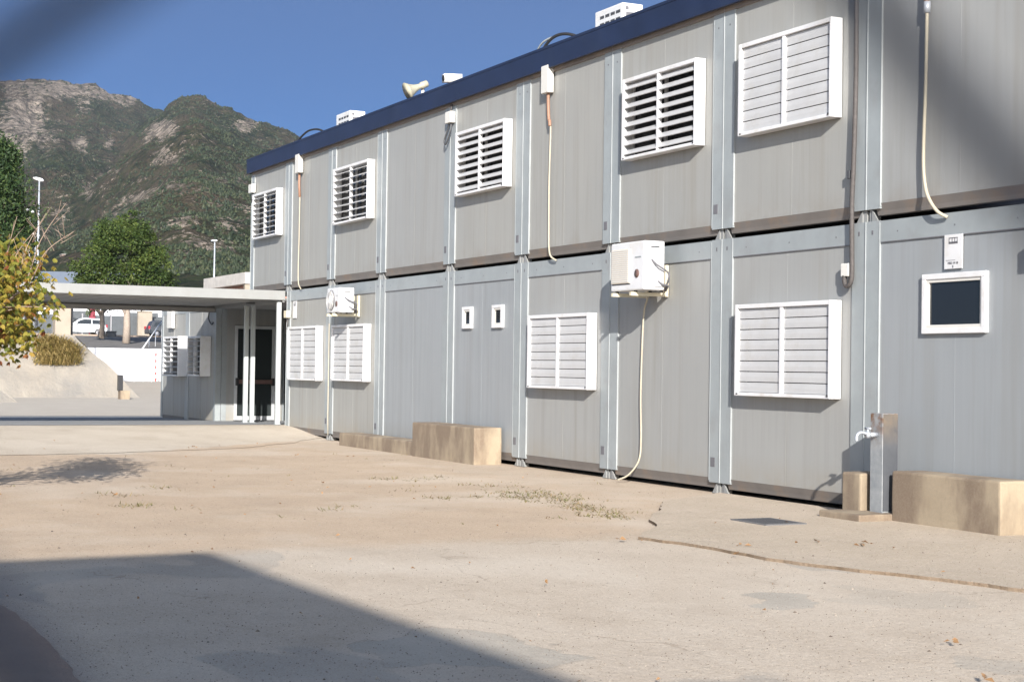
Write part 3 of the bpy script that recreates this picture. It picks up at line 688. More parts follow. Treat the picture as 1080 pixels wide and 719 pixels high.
q = MB(); q.tube([(20.73, -.04, 4.53), (20.73, -.04, 4.43)], .032, 10); tag(box_origin(q.build('pipe_clamp', 'pole_metal')), 'steel clamp joining the copper pipe end to the thick cream tube', 'clamp')
pts = [(19.72, -.06, 5.30), (19.73, -.05, 4.9), (19.735, -.045, 4.0), (19.72, -.05, 3.2), (19.70, -.05, 2.8), (19.71, -.05, 2.3), (19.71, -.05, 2.12), (19.68, -.05, 2.045), (19.63, -.05, 2.03), (19.60, -.05, 2.07), (19.60, -.05, 2.13)]
cable('conduit', 'dark corrugated conduit running down both floors right of the closed shutters', smooth(pts, 8), .023, 'conduit_brown', 10)
q = MB(); q.bev(19.56, 19.68, -.07, -.006, 2.12, 2.245, .01); jb = q.build('junction_box', 'white_plastic')
tag(jb, 'small square white junction box at the lower end of the dark conduit', 'junction box', 'small junction boxes on the walls'); box_origin(jb)
q = MB(); q.bev(19.63, 19.67, -.06, -.006, 3.05, 3.13, .006); tag(box_origin(q.build('conduit_clip', 'dark_grey')), 'dark clip holding the corrugated conduit to the upper wall', 'clip')
q = MB(); q.bev(10.07, 10.27, -.09, -.006, 4.82, 4.99, .012); tag(box_origin(q.build('junction_box', 'white_plastic')), 'white junction box under the roof edge left of the third upper shutter', 'junction box', 'small junction boxes on the walls')
cable('hanging_cable', 'loop of dark cable hanging under the junction box near the loudspeaker', smooth([(10.2, -.04, 4.83), (10.2, -.06, 4.68), (10.08, -.07, 4.52), (10.0, -.06, 4.58), (10.08, -.05, 4.72), (10.15, -.05, 4.83)]), .013, 'dark_grey')
cable('hanging_cable', 'short brown cable between the roof edge and the junction box near the loudspeaker', [(10.18, -.03, 5.1), (10.18, -.04, 4.99)], .014, 'conduit_brown')
q = MB(); q.bev(.04, .28, -.09, -.006, 4.70, 4.88, .012); tag(box_origin(q.build('junction_box', 'white_plastic')), 'white junction box on the far left corner post of the upper floor', 'junction box', 'small junction boxes on the walls')
cable('hanging_cable', 'short dark cable under the box on the upper left corner post', [(.16, -.04, 4.71), (.15, -.05, 4.62), (.12, -.03, 4.5)], .013, 'dark_grey')
q = MB(); q.bev(2.50, 2.68, -.09, -.006, 2.10, 2.24, .012); tag(box_origin(q.build('junction_box', 'bracket_cream')), 'cream junction box on the corner post beside the end of the canopy', 'junction box', 'small junction boxes on the walls')
cable('hanging_cable', 'thin brown cable below the cream box by the canopy', [(2.60, -.04, 2.1), (2.60, -.04, 1.96), (2.56, -.03, 1.88)], .014, 'conduit_brown')
cable('conduit', 'thin cream cable down the joint between the two left lower shutters', [(4.93, -.03, 1.95), (4.93, -.03, .3), (4.95, -.03, -.02)], .010, 'tube_cream', cat='cable')
q = MB(); q.bev(22.24, 22.5, -.17, -.006, 2.22, 2.40, .012); tag(box_origin(q.build('junction_box', 'white_plastic')), 'white box on the wall right of the small dark window', 'junction box')
# plates
def plate(x0, x1, z0, z1, name, label, text):
    sg = thing(name, label, 'sign', ((x0+x1)/2, 0, z0))
    q = MB(); q.bev(x0, x1, -.012, -.003, z0, z1, .002); q.build('plate', 'white_metal', sg)
    w_ = x1-x0; h = z1-z0; cx = (x0+x1)/2
    q = MB(); a, b, c, d = cx-w_*.24, cx+w_*.24, z1-h*.27, z1-h*.09; Y = -.0135
    def fr(u0, u1, v0, v1): q.box(u0, u1, Y-.001, -.0125, v0, v1)
    fr(a, b, d-.006, d); fr(a, b, c, c+h*.06); fr(a, a+.007, c, d); fr(b-.007, b, c, d); fr(a+(b-a)*.36, a+(b-a)*.36+.006, c, d); fr(a+(b-a)*.66, a+(b-a)*.66+.006, c, d)
    if text:
        fr(x0+w_*.10, x0+w_*.62, z0+h*.245, z0+h*.255)
    q.build('emblem', 'mark_grey', sg)
    if text:
        for s_, zz, sz in (('M02 19 18', z0+h*.135, h*.10), ('8', z0+h*.03, h*.10)):
            cu = bpy.data.curves.new('lettering', 'FONT'); cu.body = s_; cu.size = sz; cu.align_x = 'CENTER'; cu.extrude = .001
            tmp = bpy.data.objects.new('tmp', cu); C.objects.link(tmp)
            dg = bpy.context.evaluated_depsgraph_get(); me = bpy.data.meshes.new_from_object(tmp.evaluated_get(dg)); bpy.data.objects.remove(tmp)
            me.materials.clear(); me.materials.append(MATS['mark_grey'])
            o = bpy.data.objects.new('lettering', me); C.objects.link(o); o.parent = sg; o.rotation_euler = (R(90), 0, 0)
            o.location = Vector((cx, -.0145, zz))-wpos(sg)
plate(20.955, 21.185, 2.125, 2.425, 'sign_plate', 'white plate with a small dark emblem and code above the dark window', True)
plate(2.82, 3.04, 2.09, 2.41, 'sign_plate', 'white plate with a tiny emblem beside the canopy end, above the leftmost lower shutter', False)

# ------------------------------------------------------------------ air conditioners
def ac_unit(x0, x1, z0, z1, yf, yb, label, group, fan=False, back=False, bracket=True):
    o = thing('air_conditioner', label, 'air conditioner', ((x0+x1)/2, (yf+yb)/2, z0-.1), group)
    q = MB(); q.bev(x0, x1, yf, yb, z0, z1, .018); bd = q.build('casing', 'ac_white', o)
    w_ = x1-x0; h = z1-z0
    if back:
        q = MB()
        for i in range(4):
            for j in range(5):
                a = x0+w_*.20+i*w_*.195; b = z0+h*.10+j*h*.17; q.box(a, a+w_*.15, yf-.003, yf+.01, b, b+h*.07)
        q.build('coil_slots', 'dark_grey', o)
        q = MB(); 
        for z_ in (.15, .4, .66): q.box(x1-.01, x1+.003, yf+.06, yb-.06, z0+h*z_, z0+h*(z_+.13))
        q.box(x1-.01, x1+.004, yf+.05, yf+.10, z0+h*.84, z0+h*.92); q.build('side_slots', 'mark_grey', o)
    elif fan:
        cx, cz_ = x0+w_*.36, z0+h*.5; rr = h*.42
        q = MB(); q.tube([(cx, yf-.002, cz_), (cx, yf-.008, cz_)], rr, 28); fg = q.build('fan_opening', 'mark_grey', o)
        q = MB()
        for k in range(5):
            a = k*2*math.pi/5+.3; pa = Vector((math.cos(a), 0, math.sin(a))); pb = Vector((math.cos(a+.55), 0, math.sin(a+.55)))
            c0 = Vector((cx, yf-.014, cz_)); q.add([c0+pa*rr*.15, c0+pa*rr*.88, c0+pb*rr*.88, c0+pb*rr*.15, c0+pa*rr*.15+Vector((0,.004,0)), c0+pa*rr*.88+Vector((0,.004,0)), c0+pb*rr*.88+Vector((0,.004,0)), c0+pb*rr*.15+Vector((0,.004,0))],
                  [(0,1,2,3),(4,7,6,5),(0,4,5,1),(1,5,6,2),(2,6,7,3),(3,7,4,0)])
        q.tube([(cx, yf-.012, cz_), (cx, yf-.022, cz_)], rr*.22, 14)
        q.build('fan_blades', 'ac_grille', fg)
        q = MB()
        for k in range(1, 7): 
            r_ = rr*k/6; q.tube([(cx+r_*math.cos(t_*math.pi/14), yf-.028, cz_+r_*math.sin(t_*math.pi/14)) for t_ in range(29)], .003, 5, False)
        for k in range(6):
            a = k*math.pi/6; q.tube([(cx-rr*math.cos(a), yf-.028, cz_-rr*math.sin(a)), (cx+rr*math.cos(a), yf-.028, cz_+rr*math.sin(a))], .003, 5)
        q.build('fan_guard', 'ac_white', o)
    else:
        gx0, gx1, gz0, gz1 = x0+w_*.05, x0+w_*.60, z0+h*.15, z0+h*.86
        q = MB(); q.bev(gx0, gx1, yf-.022, yf-.002, gz0, gz1, .01); g = q.build('fan_grille', 'ac_grille', o)
        q = MB(); n = 16
        for k in range(n): zz = gz0+.02+(gz1-gz0-.04)*k/(n-1); q.box(gx0+.02, gx1-.02, yf-.026, yf-.0215, zz-.003, zz+.003)
        q.build('grille_bars', 'ac_white', g)
        q = MB(); q.box(gx0, gx1, yf-.004, yf-.001, gz0-.014, gz0-.004); q.build('grille_shadow_gap', 'mark_grey', o)
    if not back:
        q = MB(); q.tube([(x0+w_*.80, yf-.001, z0+h*.34), (x0+w_*.80, yf-.008, z0+h*.34)], .048, 20); q.build('badge', 'bar_brown', o)
        q = MB(); q.box(x0+w_*.74, x0+w_*.92, yf-.004, yf-.001, z0+h*.66, z0+h*.685); q.build('lettering_strip', 'frame_grey', o)
        q = MB(); q.box(x1-.002, x1+.004, yf+.09, yf+.20, z1-.075, z1-.06); q.build('handle_slot', 'dark_grey', o)
        q = MB(); q.bev(x1-.002, x1+.025, yb-.17, yb-.05, z0+.04, z0+.14, .008); q.build('valve_cover', 'ac_white', o)
        q = MB(); q.tube(smooth([(x1+.0, yf+.10, z0+h*.62), (x1+.05, yb-.12, z0+h*.50), (x1+.04, yb+.02, z0+h*.36), (x1+.02, yb+.04, z0+.12), (x1-.1, yb+.06, z0+.0)]), .011, 7)
        q.tube(smooth([(x1+.02, yb-.1, z0+.10), (x1+.04, yb-.04, z0+.06), (x1+.0, yb+.04, z0+.05), (x1-.1, yb+.08, z0+.0)]), .013, 7)
        q.build('refrigerant_hose', 'mark_grey', o)
    if bracket and not back:
        for xx in (x0+.08, x1-.24):
            q = MB(); q.box(xx-.02, xx+.02, yf-.03, -.002, z0-.06, z0-.02).box(xx-.0205, xx+.0205, -.045, -.001, z0-.019, z0+.30)
            q.build('bracket', 'bracket_cream', o)
        q = MB()
        for xx in (x0+.08, x1-.24):
            for y_ in (yf+.04, yb-.04): q.tube([(xx, y_, z0-.021), (xx, y_, z0+.002)], .02, 8)
        q.build('rubber_foot', 'black_plastic', o)
    if back:
        q = MB()
        for xx in (x0+.1, x1-.1): q.box(xx-.025, xx+.025, yf-.02, yb+.02, 5.24, z0-.002)
        q.build('stand', 'dark_grey', o)
    return o
g1_ = 'air conditioners hung on the wall'; g2_ = 'air conditioners on the roof'
ac_unit(15.80, 16.54, 2.10, 2.65, -.46, -.19, 'white air conditioner with square beige grille hung on brackets in the middle of the wall', g1_)
ac_unit(on_y(345, 315, -.46).x, on_y(357.5, 315, -.46).x, on_y(357, 329, -.46).z, on_y(357, 303, -.46).z, -.46, -.19, 'small white air conditioner with round fan above the second lower shutter', g1_, fan=True)
ac_unit(12.86, 13.60, 5.48, 6.05, .9, 1.22, 'large louvred air conditioner on the roof near the top of the picture', g2_, back=True)
ac_unit(2.52, 3.26, 5.48, 6.05, .9, 1.22, 'small louvred air conditioner far left on the roof', g2_, back=True)
cable('drain_tube', 'long cream tube from the wall air conditioner down to the ground', smooth([(16.1, -.14, 2.12), (15.95, -.06, 2.02), (15.84, -.035, 1.88), (15.80, -.03, 1.5), (15.78, -.03, .9), (15.80, -.03, .4), (15.78, -.045, .15), (15.68, -.12, -.02), (15.56, -.20, -.09)]), .011, 'tube_cream', cat='pipe')
cable('roof_hose', 'black hose arching over the roof edge left of the larger roof air conditioner', smooth([(11.95, .5, 5.25), (12.05, .5, 5.58), (12.28, .55, 5.77), (12.55, .65, 5.79), (12.78, .8, 5.66), (12.85, .9, 5.45)]), .022, 'black_plastic', cat='hose')
cable('roof_hose', 'thin grey hose beside the black hose near the larger roof unit', smooth([(11.5, .5, 5.26), (11.8, .5, 5.55), (12.1, .5, 5.74), (12.4, .6, 5.80)]), .014, 'frame_grey', cat='hose')
cable('roof_hose', 'black hose arching on the roof left of the smaller roof air conditioner', smooth([(.9, .5, 5.25), (1.1, .5, 5.52), (1.5, .55, 5.74), (1.9, .6, 5.82), (2.3, .7, 5.76), (2.55, .85, 5.5)]), .02, 'black_plastic', cat='hose')
# loudspeaker
hp = thing('loudspeaker', 'beige horn loudspeaker on a white stick at the roof edge', 'loudspeaker', (8.15, .3, 5.24))
p_in = on_y(446, 89, .3); p_out = on_y(432, 97, .18)
ax = (p_out-p_in); L_ = 0.42; ax = Vector((-.02, -.90, -.42)).normalized(); st = on_y(446, 90, .3)
q = MB(); prof = [(-.10, .055), (-.09, .075), (.03, .08), (.06, .06), (.10, .065), (.18, .09), (.27, .14), (.33, .19), (.35, .205), (.345, .19), (.30, .15), (.2, .07), (.12, .03)]
q.tube([st+ax*a*.85 for a, r in prof], [r*.72 for a, r in prof], 24, cap=False); q.build('horn', 'horn_beige', hp)
q = MB(); q.tube([st+ax*.25, st+ax*.253], .118, 24); q.build('horn_inner_shade', 'rail_brown', hp)  # dark disc standing in for the shade inside the horn mouth
q = MB(); q.tube([(st.x-.05, st.y+.02, 5.24), (st.x-.05, st.y+.02, st.z-.02)], .028, 10); q.build('stick', 'white_plastic', hp)
# camera
sc_ = thing('security_camera', 'white security camera looking over the roof edge beside the loudspeaker', 'camera', (9.25, .25, 5.24))
c0 = on_y(476, 85, .25)+Vector((0, 0, .03)); ax = Vector((-.02, -1, -.06)).normalized()
q = MB(); q.tube([c0+ax*.13, c0-ax*.16], .088, 4); o = q.build('housing', 'white_metal', sc_)
q = MB(); q.tube([c0+ax*.125, c0+ax*.136], .048, 16); q.build('lens', 'black_plastic', sc_)
q = MB(); q.tube([(c0.x, c0.y, 5.24), (c0.x, c0.y, c0.z-.07)], .03, 8); q.build('mount', 'white_plastic', sc_)

# ------------------------------------------------------------------ blocks, fountain, drain cover
def blk(x0, x1, y0, y1, z0, z1, label, b=.02):
    return tag(box_origin(MB().bev(x0, x1, y0, y1, z0, z1, b, .003).build('concrete_block', 'block_concrete')), label, 'concrete block', 'concrete blocks against the wall')
blk(9.85, 12.06, -.45, -.03, -.15, .385, 'long stained concrete block against the wall below the two tiny windows')
blk(6.55, 9.84, -.40, -.03, -.15, .09, 'low concrete plinth along the wall, left of the tall stained block')
blk(20.70, 22.05, -.36, -.03, -.15, .345, 'stained concrete block behind the steel fountain post, far right')
blk(20.07, 20.34, -.42, -.12, -.1, .30, 'small upright concrete pier left of the steel fountain post')
ft = thing('drinking_fountain', 'galvanised steel fountain post with a tap on a concrete base', 'fountain', (20.5, -.3, -.12))
q = MB(); q.bev(20.13, 20.71, -.72, -.12, -.15, -.035, .015, .004); q.build('basin', 'block_concrete', ft)
q = MB(); q.bev(20.43, 20.60, -.385, -.215, -.05, .845, .004); col_ = q.build('column', 'galvanised', ft)
q = MB(); q.box(20.602, 20.606, -.38, -.22, -.02, .84); q.build('side_reflection', 'galvanised_reflection', ft)  # thin cover that carries the painted dark reflection
q = MB(); q.tube([(20.515, -.385, .655), (20.515, -.47, .655)], .022, 12); q.tube([(20.515, -.47, .655), (20.515, -.50, .655)], .032, 12)
q.tube(smooth([(20.515, -.50, .665), (20.515, -.56, .675), (20.515, -.60, .65), (20.515, -.605, .60)]), .014, 10)
tp = q.build('tap', 'pole_metal', ft)
q = MB(); q.tube([(20.515, -.48, .67), (20.515, -.48, .71)], .01, 8); q.tube([(20.475, -.48, .71), (20.555, -.48, .71)], .011, 8); q.build('tap_handle', 'pole_metal', tp)
q = MB(); zc = -.12+.030; cs = [on_z(*p_, zc) for p_ in ((783, 549), (812, 546), (838, 550), (808, 554.5))]
cx, cy = sum(c.x for c in cs)/4, sum(c.y for c in cs)/4
q.bev(cx-.27, cx+.27, cy-.21, cy+.21, zc-.03, zc+.006, .002)
dr = thing('drain_cover', 'dark square iron drain cover set in the path before the fountain', 'drain cover', (cx, cy, zc))
q.build('cover', 'iron_grey', dr)
q = MB()
for k in range(7): q.box(cx-.22, cx+.22, cy-.165+k*.05, cy-.15+k*.05, zc+.0065, zc+.009)
q.build('tread_bars', 'dark_grey', dr)

# ------------------------------------------------------------------ foliage helpers
def leaf_quads(mb, c, n, size, spread, droop=0.0, rnd=(0, 1), aspect=.55):
    for _ in range(n):
        p = Vector((random.gauss(0, 1), random.gauss(0, 1), random.gauss(0, 1)))*spread + c
        a = Vector((random.uniform(-1, 1), random.uniform(-1, 1), random.uniform(-1, .6)-droop)).normalized()
        b = a.orthogonal().normalized(); b.rotate(Matrix.Rotation(random.uniform(0, 6.28), 3, a))
        s = size*random.uniform(.7, 1.3); a *= s; b *= s*aspect
        mb.add([p, p+a*.45+b*.5, p+a, p+a*.45-b*.5], [(0, 1, 2, 3)], False, random.uniform(*rnd))
def limb(mb, p, d, L, r, depth, tips, bend=.25, split=3, shrink=.68, rmin=.004):
    pts = [p.copy()]; rs = [r]; n = 5; dd = d.copy()
    for i in range(n):
        dd = (dd + Vector((random.uniform(-1, 1), random.uniform(-1, 1), random.uniform(-.6, .9)))*bend*.5).normalized()
        pts.append(pts[-1]+dd*L/n); rs.append(max(rmin, r*(1-.45*(i+1)/n)))
    mb.tube(pts, rs, 6 if r > .03 else 4)
    tips.append((pts[-1], dd, r))
    if depth > 0:
        for k in range(split):
            i = random.randint(2, n); nd = (dd + Vector((random.uniform(-1, 1), random.uniform(-1, 1), random.uniform(-.5, .9)))*.85).normalized()
            limb(mb, pts[i], nd, L*shrink*random.uniform(.8, 1.2), rs[i]*.68, depth-1, tips, bend, split, shrink, rmin)

def leafy_tree(base, h, crown, n, leafsize, label, leafmat='leaf_green', barkmat='bark_pale', rt=.16, group=None, seed=1, name='tree', flat=.9):
    """crown: list of (centre, radii) lobes; leaf clumps gather on many small sub-lobes so gaps and lumps show"""
    random.seed(seed)
    o = thing(name, label, 'tree', base, group)
    b = MB(); tips = []
    top = Vector(base)+Vector((0, 0, h*.45))
    b.tube([base, Vector(base)+Vector((.05, .03, h*.2)), top], [rt, rt*.85, rt*.7], 10)
    for k in range(6):
        a = k*1.05; limb(b, top-Vector((0, 0, random.uniform(0, h*.12))), Vector((math.cos(a)*.7, math.sin(a)*.7, .8)).normalized(), h*.28, rt*.5, 2, tips, .3)
    b.build('trunk', barkmat, o)
    q = MB(); tot = sum(r[0]*r[1]*r[2] for c, r in crown)
    for c, r in crown:
        k = int(n*r[0]*r[1]*r[2]/tot); sub = []
        for _ in range(max(10, k//70)):
            u = Vector((random.gauss(0, 1), random.gauss(0, 1), random.gauss(0, 1))).normalized()*random.uniform(.55, 1.02)
            sub.append((Vector((c[0]+u.x*r[0], c[1]+u.y*r[1], c[2]+u.z*r[2])), random.uniform(0, .55)))
        for cc, tone in sub:
            leaf_quads(q, cc, k//len(sub), leafsize, min(r)*random.uniform(.10, .17), rnd=(max(0, tone-.1), min(1, tone+.4)))
    q.build('crown', leafmat, o, rnd=True, fix=False)
    return o

# big round green tree beyond the canopy (about 115 m off)
TD = 118
def fp(x, y, D=TD): return far(x, y, D)
bs = fp(133, 362)
lob = []
for x, y, rx, ry in ((132, 268, 34, 34), (100, 285, 24, 24), (162, 288, 24, 26), (140, 244, 20, 20), (116, 252, 18, 20), (158, 262, 17, 20), (92, 300, 17, 16), (172, 300, 14, 14), (130, 308, 44, 16), (112, 240, 9, 12), (137, 230, 8, 10), (150, 318, 30, 8), (100, 318, 22, 9)):
    c = fp(x, y, TD+random.uniform(-1.5, 1.5)); k = TD/FOC; lob.append((c, (rx*k, rx*k*.95, ry*k)))
leafy_tree(bs, 6.2, lob, 30000, .20, 'large round green tree behind the canopy, taller than everything on the street', seed=11, rt=.30)
# slim second street tree, only its trunk and low leaves show under the canopy
bs = fp(107, 357, 125)
lob = [(fp(104, 318, 125), (1.6, 1.6, 1.1)), (fp(98, 305, 125), (1.8, 1.6, 1.3))]
leafy_tree(bs, 4.6, lob, 3000, .2, 'slimmer street tree whose pale trunk stands right of the white car', seed=12, rt=.24)

# dark pine at the left edge
random.seed(5)
PD = 78; pb = far(-3, 372, PD); pb.z = 2.2
pine = thing('pine_tree', 'tall dark pine at the left edge before the mountain', 'tree', pb)
q = MB(); topz = far(-3, 152, PD).z
q.tube([pb, Vector((pb.x, pb.y, (pb.z+topz)/2)), Vector((pb.x, pb.y, topz-.8))], [.28, .2, .07], 10)
lf = MB(); zz = pb.z+2.0
while zz < topz:
    fr_ = (zz-pb.z)/(topz-pb.z); rad = 1.95*min(1, (1.12-fr_)*2.0)*(.72+.38*math.sin(zz*3.3)**2)*random.uniform(.7, 1.1)
    for k in range(7):
        a = random.uniform(0, 6.28); d = Vector((math.cos(a), math.sin(a), random.uniform(.0, .35)))
        p0 = Vector((pb.x, pb.y, zz)); p1 = p0+d*rad*random.uniform(.6, 1.05)
        q.tube([p0, (p0+p1)/2+Vector((0, 0, -.08)), p1], [.06, .04, .015], 5)
        for t_ in range(5):
            cc = p0+(p1-p0)*(.35+.65*t_/4)
            leaf_quads(lf, cc, 60, .20, .26, rnd=(0, .55) if t_ < 3 else (.3, 1), aspect=.35, droop=-.6)
    zz += .42
q.build('trunk', 'bark', pine); lf.build('crown', 'needle_dark', pine, rnd=True, fix=False)
# shrub hump right of the pine
bs = far(28, 330, 84); bs.z = 2.2
lob = [(far(14, 255, 84), (1.5, 1.3, 1.2)), (far(25, 248, 84), (.8, .8, .9)), (far(10, 285, 84), (1.7, 1.5, 1.3)), (far(30, 290, 84), (.8, .8, 1.0))]
leafy_tree(bs, 4.5, lob, 6500, .16, 'lower green tree tucked under the dark pine', leafmat='leaf_green', seed=21, rt=.12)

# autumn tree, near, left edge
random.seed(42)
ab = Vector((16.7, -8.35, -.12)); at_ = thing('autumn_tree', 'small autumn tree with yellow, green and rusty drooping leaves at the left edge', 'tree', ab)
q = MB(); tips = []
q.tube(smooth([ab, ab+Vector((.03, .02, .6)), ab+Vector((-.02, .05, 1.25)), ab+Vector((.02, .04, 1.6))]), [.085 - .03*i/18 for i in range(19)], 10)
for k in range(9):
    a = k*.72+.2; d = Vector((math.cos(a), math.sin(a), random.uniform(.1, .9))).normalized()
    limb(q, ab+Vector((0, .04, random.uniform(1.0, 1.6))), d, random.uniform(.6, .85), .035, 2, tips, .35, 3, .66)
for k in (0, 2, 3, 5, 6):   # bare upright twigs
    tgt = far((18, 28, 40, 48, 58, 70, 78)[k], (228, 236, 240, 226, 232, 214, 244)[k], 15.0)
    s0 = far(-6+k*5, 330-k*4, 15.0); mid = s0.lerp(tgt, .5)+Vector((random.uniform(-.03, .03), random.uniform(-.06, .02), .08))
    root = ab+Vector((0, .1, 1.35)); q.tube(smooth([root, (root+s0)/2-Vector((0, 0, .04)), s0, mid, tgt]), [.011-.009*i/24 for i in range(25)], 5)
    for kk in range(7):
        t0 = s0.lerp(tgt, random.uniform(.2, .95))+Vector((0, 0, .03)); q.tube([t0, t0+Vector((random.uniform(-.1, .1), random.uniform(-.12, .15), random.uniform(.08, .22)))], [.0035, .0012], 4)
q.build('trunk', 'twig', at_)
lf = MB()
def autumn_cluster(p, n, zlow):
    for _ in range(n):
        c = p+Vector((random.gauss(0, .09), random.gauss(0, .09), random.gauss(0, .08)))
        tone = min(1, max(0, random.gauss(.33, .22)+ (.45 if c.z < zlow else 0)))
        az = random.uniform(0, 6.28)
        for k in range(5):       # palmate leaf: five hanging leaflets
            aa = az+(k-2)*.42; L_ = random.uniform(.042, .068)
            a = Vector((math.cos(aa)*.5, math.sin(aa)*.5, -.75+abs(k-2)*.12)).normalized()*L_
            b = a.cross(Vector((math.cos(az), math.sin(az), .2))).normalized()*L_*.17
            lf.add([c, c+a*.5+b, c+a, c+a*.5-b], [(0, 1, 2, 3)], False, min(1, max(0, tone+random.uniform(-.08, .08))))
for (p, d, r_) in tips:
    autumn_cluster(p, 9, 1.55)
for _ in range(560):     # outer crown lobe that reaches into the picture
    x = min(50, max(-60, random.gauss(-8, 26))); y = random.uniform(254+max(0, x)*.5, 368)
    if x > 30 and (y < 260 or y > 330): continue
    p = far(x, y, random.uniform(14.4, 16.4)); autumn_cluster(p, 6, 1.22)
lf.build('crown', 'leaf_autumn', at_, rnd=True, fix=False)

# ------------------------------------------------------------------ bank, terrace, street
zt_ = 2.3; GZ = -.178
foot = on_x(148, 416, -31.5); topc = on_x(78, 357, -34.2)
XW = -76.0; wl = on_x(86, 367, XW)
def grid_surface(A, B, Cc, Dd, nu, nv, amp, seed=0, edge_fix=True):
    """bilinear patch A-B (bottom) to D-C (top) with lumps"""
    mb = MB(); vs = []
    for i in range(nu+1):
        for j in range(nv+1):
            u, v = i/nu, j/nv; p = (A.lerp(B, u)).lerp(Dd.lerp(Cc, u), v)
            k = amp*min(1, 5*v, 6*(1-v) if edge_fix else 1)
            p = p + noise.noise_vector(p*.35+Vector((seed, 0, 0)))*k + noise.noise_vector(p*1.3+Vector((seed, 3, 0)))*k*.35
            vs.append(p)
    fs = [(i*(nv+1)+j, (i+1)*(nv+1)+j, (i+1)*(nv+1)+j+1, i*(nv+1)+j+1) for i in range(nu) for j in range(nv)]
    mb.add(vs, fs, True); return mb
A = Vector((-31.5, -30, GZ)); B = Vector((foot.x, foot.y, GZ)); Ct = Vector((-34.2, topc.y, zt_)); Dt = Vector((-34.2, -30, zt_))
bk_ = grid_surface(A, B, Ct, Dt, 90, 14, .20, 1)
B2 = Vector((XW, on_x(98, 402, XW).y, 0)); C2 = Vector((XW, wl.y, 2.15))
g2 = grid_surface(B, B2, C2, Ct, 60, 8, .0, 4); bk_.add(g2.v, g2.f, True)
bk_.build('embankment', 'gunite', fix=False); struct(bpy.data.objects['embankment'])
# nearer ramp at the very left
f2 = on_z(19, 424, GZ+.02); A = Vector((f2.x-.6, -20, GZ)); B = Vector((f2.x, f2.y, GZ)); Ct2 = Vector((f2.x-3.0, f2.y-2.6, 2.1)); D2 = Vector((f2.x-3.2, -20, 2.1))
rm = grid_surface(A, B, Ct2, D2, 40, 10, .10, 8)
B3 = Vector((-27, -4.5, GZ)); C3 = Vector((-29, -6, 2.1)); g3 = grid_surface(B, B3, C3, Ct2, 20, 8, .08, 9); rm.add(g3.v, g3.f, True)
rm.add([Ct2, D2, Vector((-29, -20, 2.1)), C3], [(0, 1, 2, 3)])
rm.build('side_embankment', 'gunite', fix=False); struct(bpy.data.objects['side_embankment'])
# terrace behind the bank + street + slope beyond
mb = MB(); nx, ny = 40, 30; vs = []
YT = lambda x: topc.y + (wl.y-topc.y)*(-34.2-x)/(-34.2-XW)
for i in range(nx+1):
    x = -34.2 + (XW+31.4)*i/nx
    for j in range(ny+1):
        y = -30 + (YT(x)+30)*j/ny
        e = min(1, (nx-i)/3, (ny-j)/3); vs.append((x, y, zt_+(2.15-zt_)*i/nx + .12*e*noise.noise(Vector((x*.4, y*.4, 0)))))
mb.add(vs, [(i*(ny+1)+j, (i+1)*(ny+1)+j, (i+1)*(ny+1)+j+1, i*(ny+1)+j+1) for i in range(nx) for j in range(ny)], True)
mb.build('terrace', 'terrace_soil', fix=False); struct(bpy.data.objects['terrace'])
sf = far(130, 354.5, 140); ZS = sf.z; XS = -103.0
mb = MB(); mb.quad((XW-.2, -60, 2.12), (XW-.2, 80, 2.12), (XS, 80, ZS-.12), (XS, -60, ZS-.12)); struct(mb.build('verge', 'asphalt'))
mb = MB(); mb.box(XS-.3, XS, -60, 80, ZS-.5, ZS); struct(mb.build('kerb', 'kerb_tan'))
mb = MB(); mb.quad((XS-.3, -60, ZS-.1), (XS-.3, 80, ZS-.1), (-125, 80, ZS-.02), (-125, -60, ZS-.02)); struct(mb.build('road', 'asphalt'))
mb = MB(); mb.quad((XS-2.65, -60, ZS-.084), (XS-2.65, 80, ZS-.084), (XS-2.8, 80, ZS-.083), (XS-2.8, -60, ZS-.083)); struct(mb.build('road_marking', 'white_wall'))
mb = MB(); mb.box(-140, -117.5, -60, 80, ZS-.5, ZS+.08); struct(mb.build('sidewalk', 'kerb_tan'))
# white wall of the court
ww = MB(); ww.bev(XW-.2, XW, wl.y-.4, 40, -.05, 2.18, .02); tag(box_origin(ww.build('court_wall', 'white_wall')), 'long white retaining wall at the end of the sports court', 'wall')
# fence panels + industrial hall
fn = thing('panel_fence', 'dark grey sheet fence along the street behind the white car', 'fence', (-117.6, 15, ZS))
for k in range(26):
    y = -22+k*2.6; q = MB(); q.box(-117.72, -117.6, y+.05, y+2.52, ZS+.1, ZS+2.0); q.build('fence_panel', 'graphite_panel', fn)
    q = MB(); q.box(-117.76, -117.5, y-.05, y+.05, ZS+.08, ZS+2.15); q.build('fence_post', 'trim_grey', fn)
hall = thing('industrial_hall', 'long white hall rising behind the dark street fence', 'building', (-135, 10, ZS))
q = MB(); q.box(-150, -132, -12, 60, ZS, ZS+3.9); q.build('wall', 'white_wall', hall)
q = MB(); 
for k in range(9): q.box(-131.97, -131.9, -8+k*7, -5+k*7, ZS+.1, ZS+2.8)
q.build('roller_door', 'graphite_panel', hall)
q = MB(); q.box(-150.4, -131.6, -12.4, 60.4, ZS+3.905, ZS+4.15); q.build('roof', 'shed_roof', hall)
bn = on_x(97.5, 336, -117.4); q = MB(); q.box(-117.45, -117.40, bn.y-.2, bn.y+.25, ZS+.8, ZS+3.6); q.tube([(-117.42, bn.y-.25, ZS+.1), (-117.42, bn.y-.25, ZS+3.7)], .05, 8)
tag(box_origin(q.build('banner', 'banner_red')), 'narrow red banner on the street fence above the white car', 'banner')
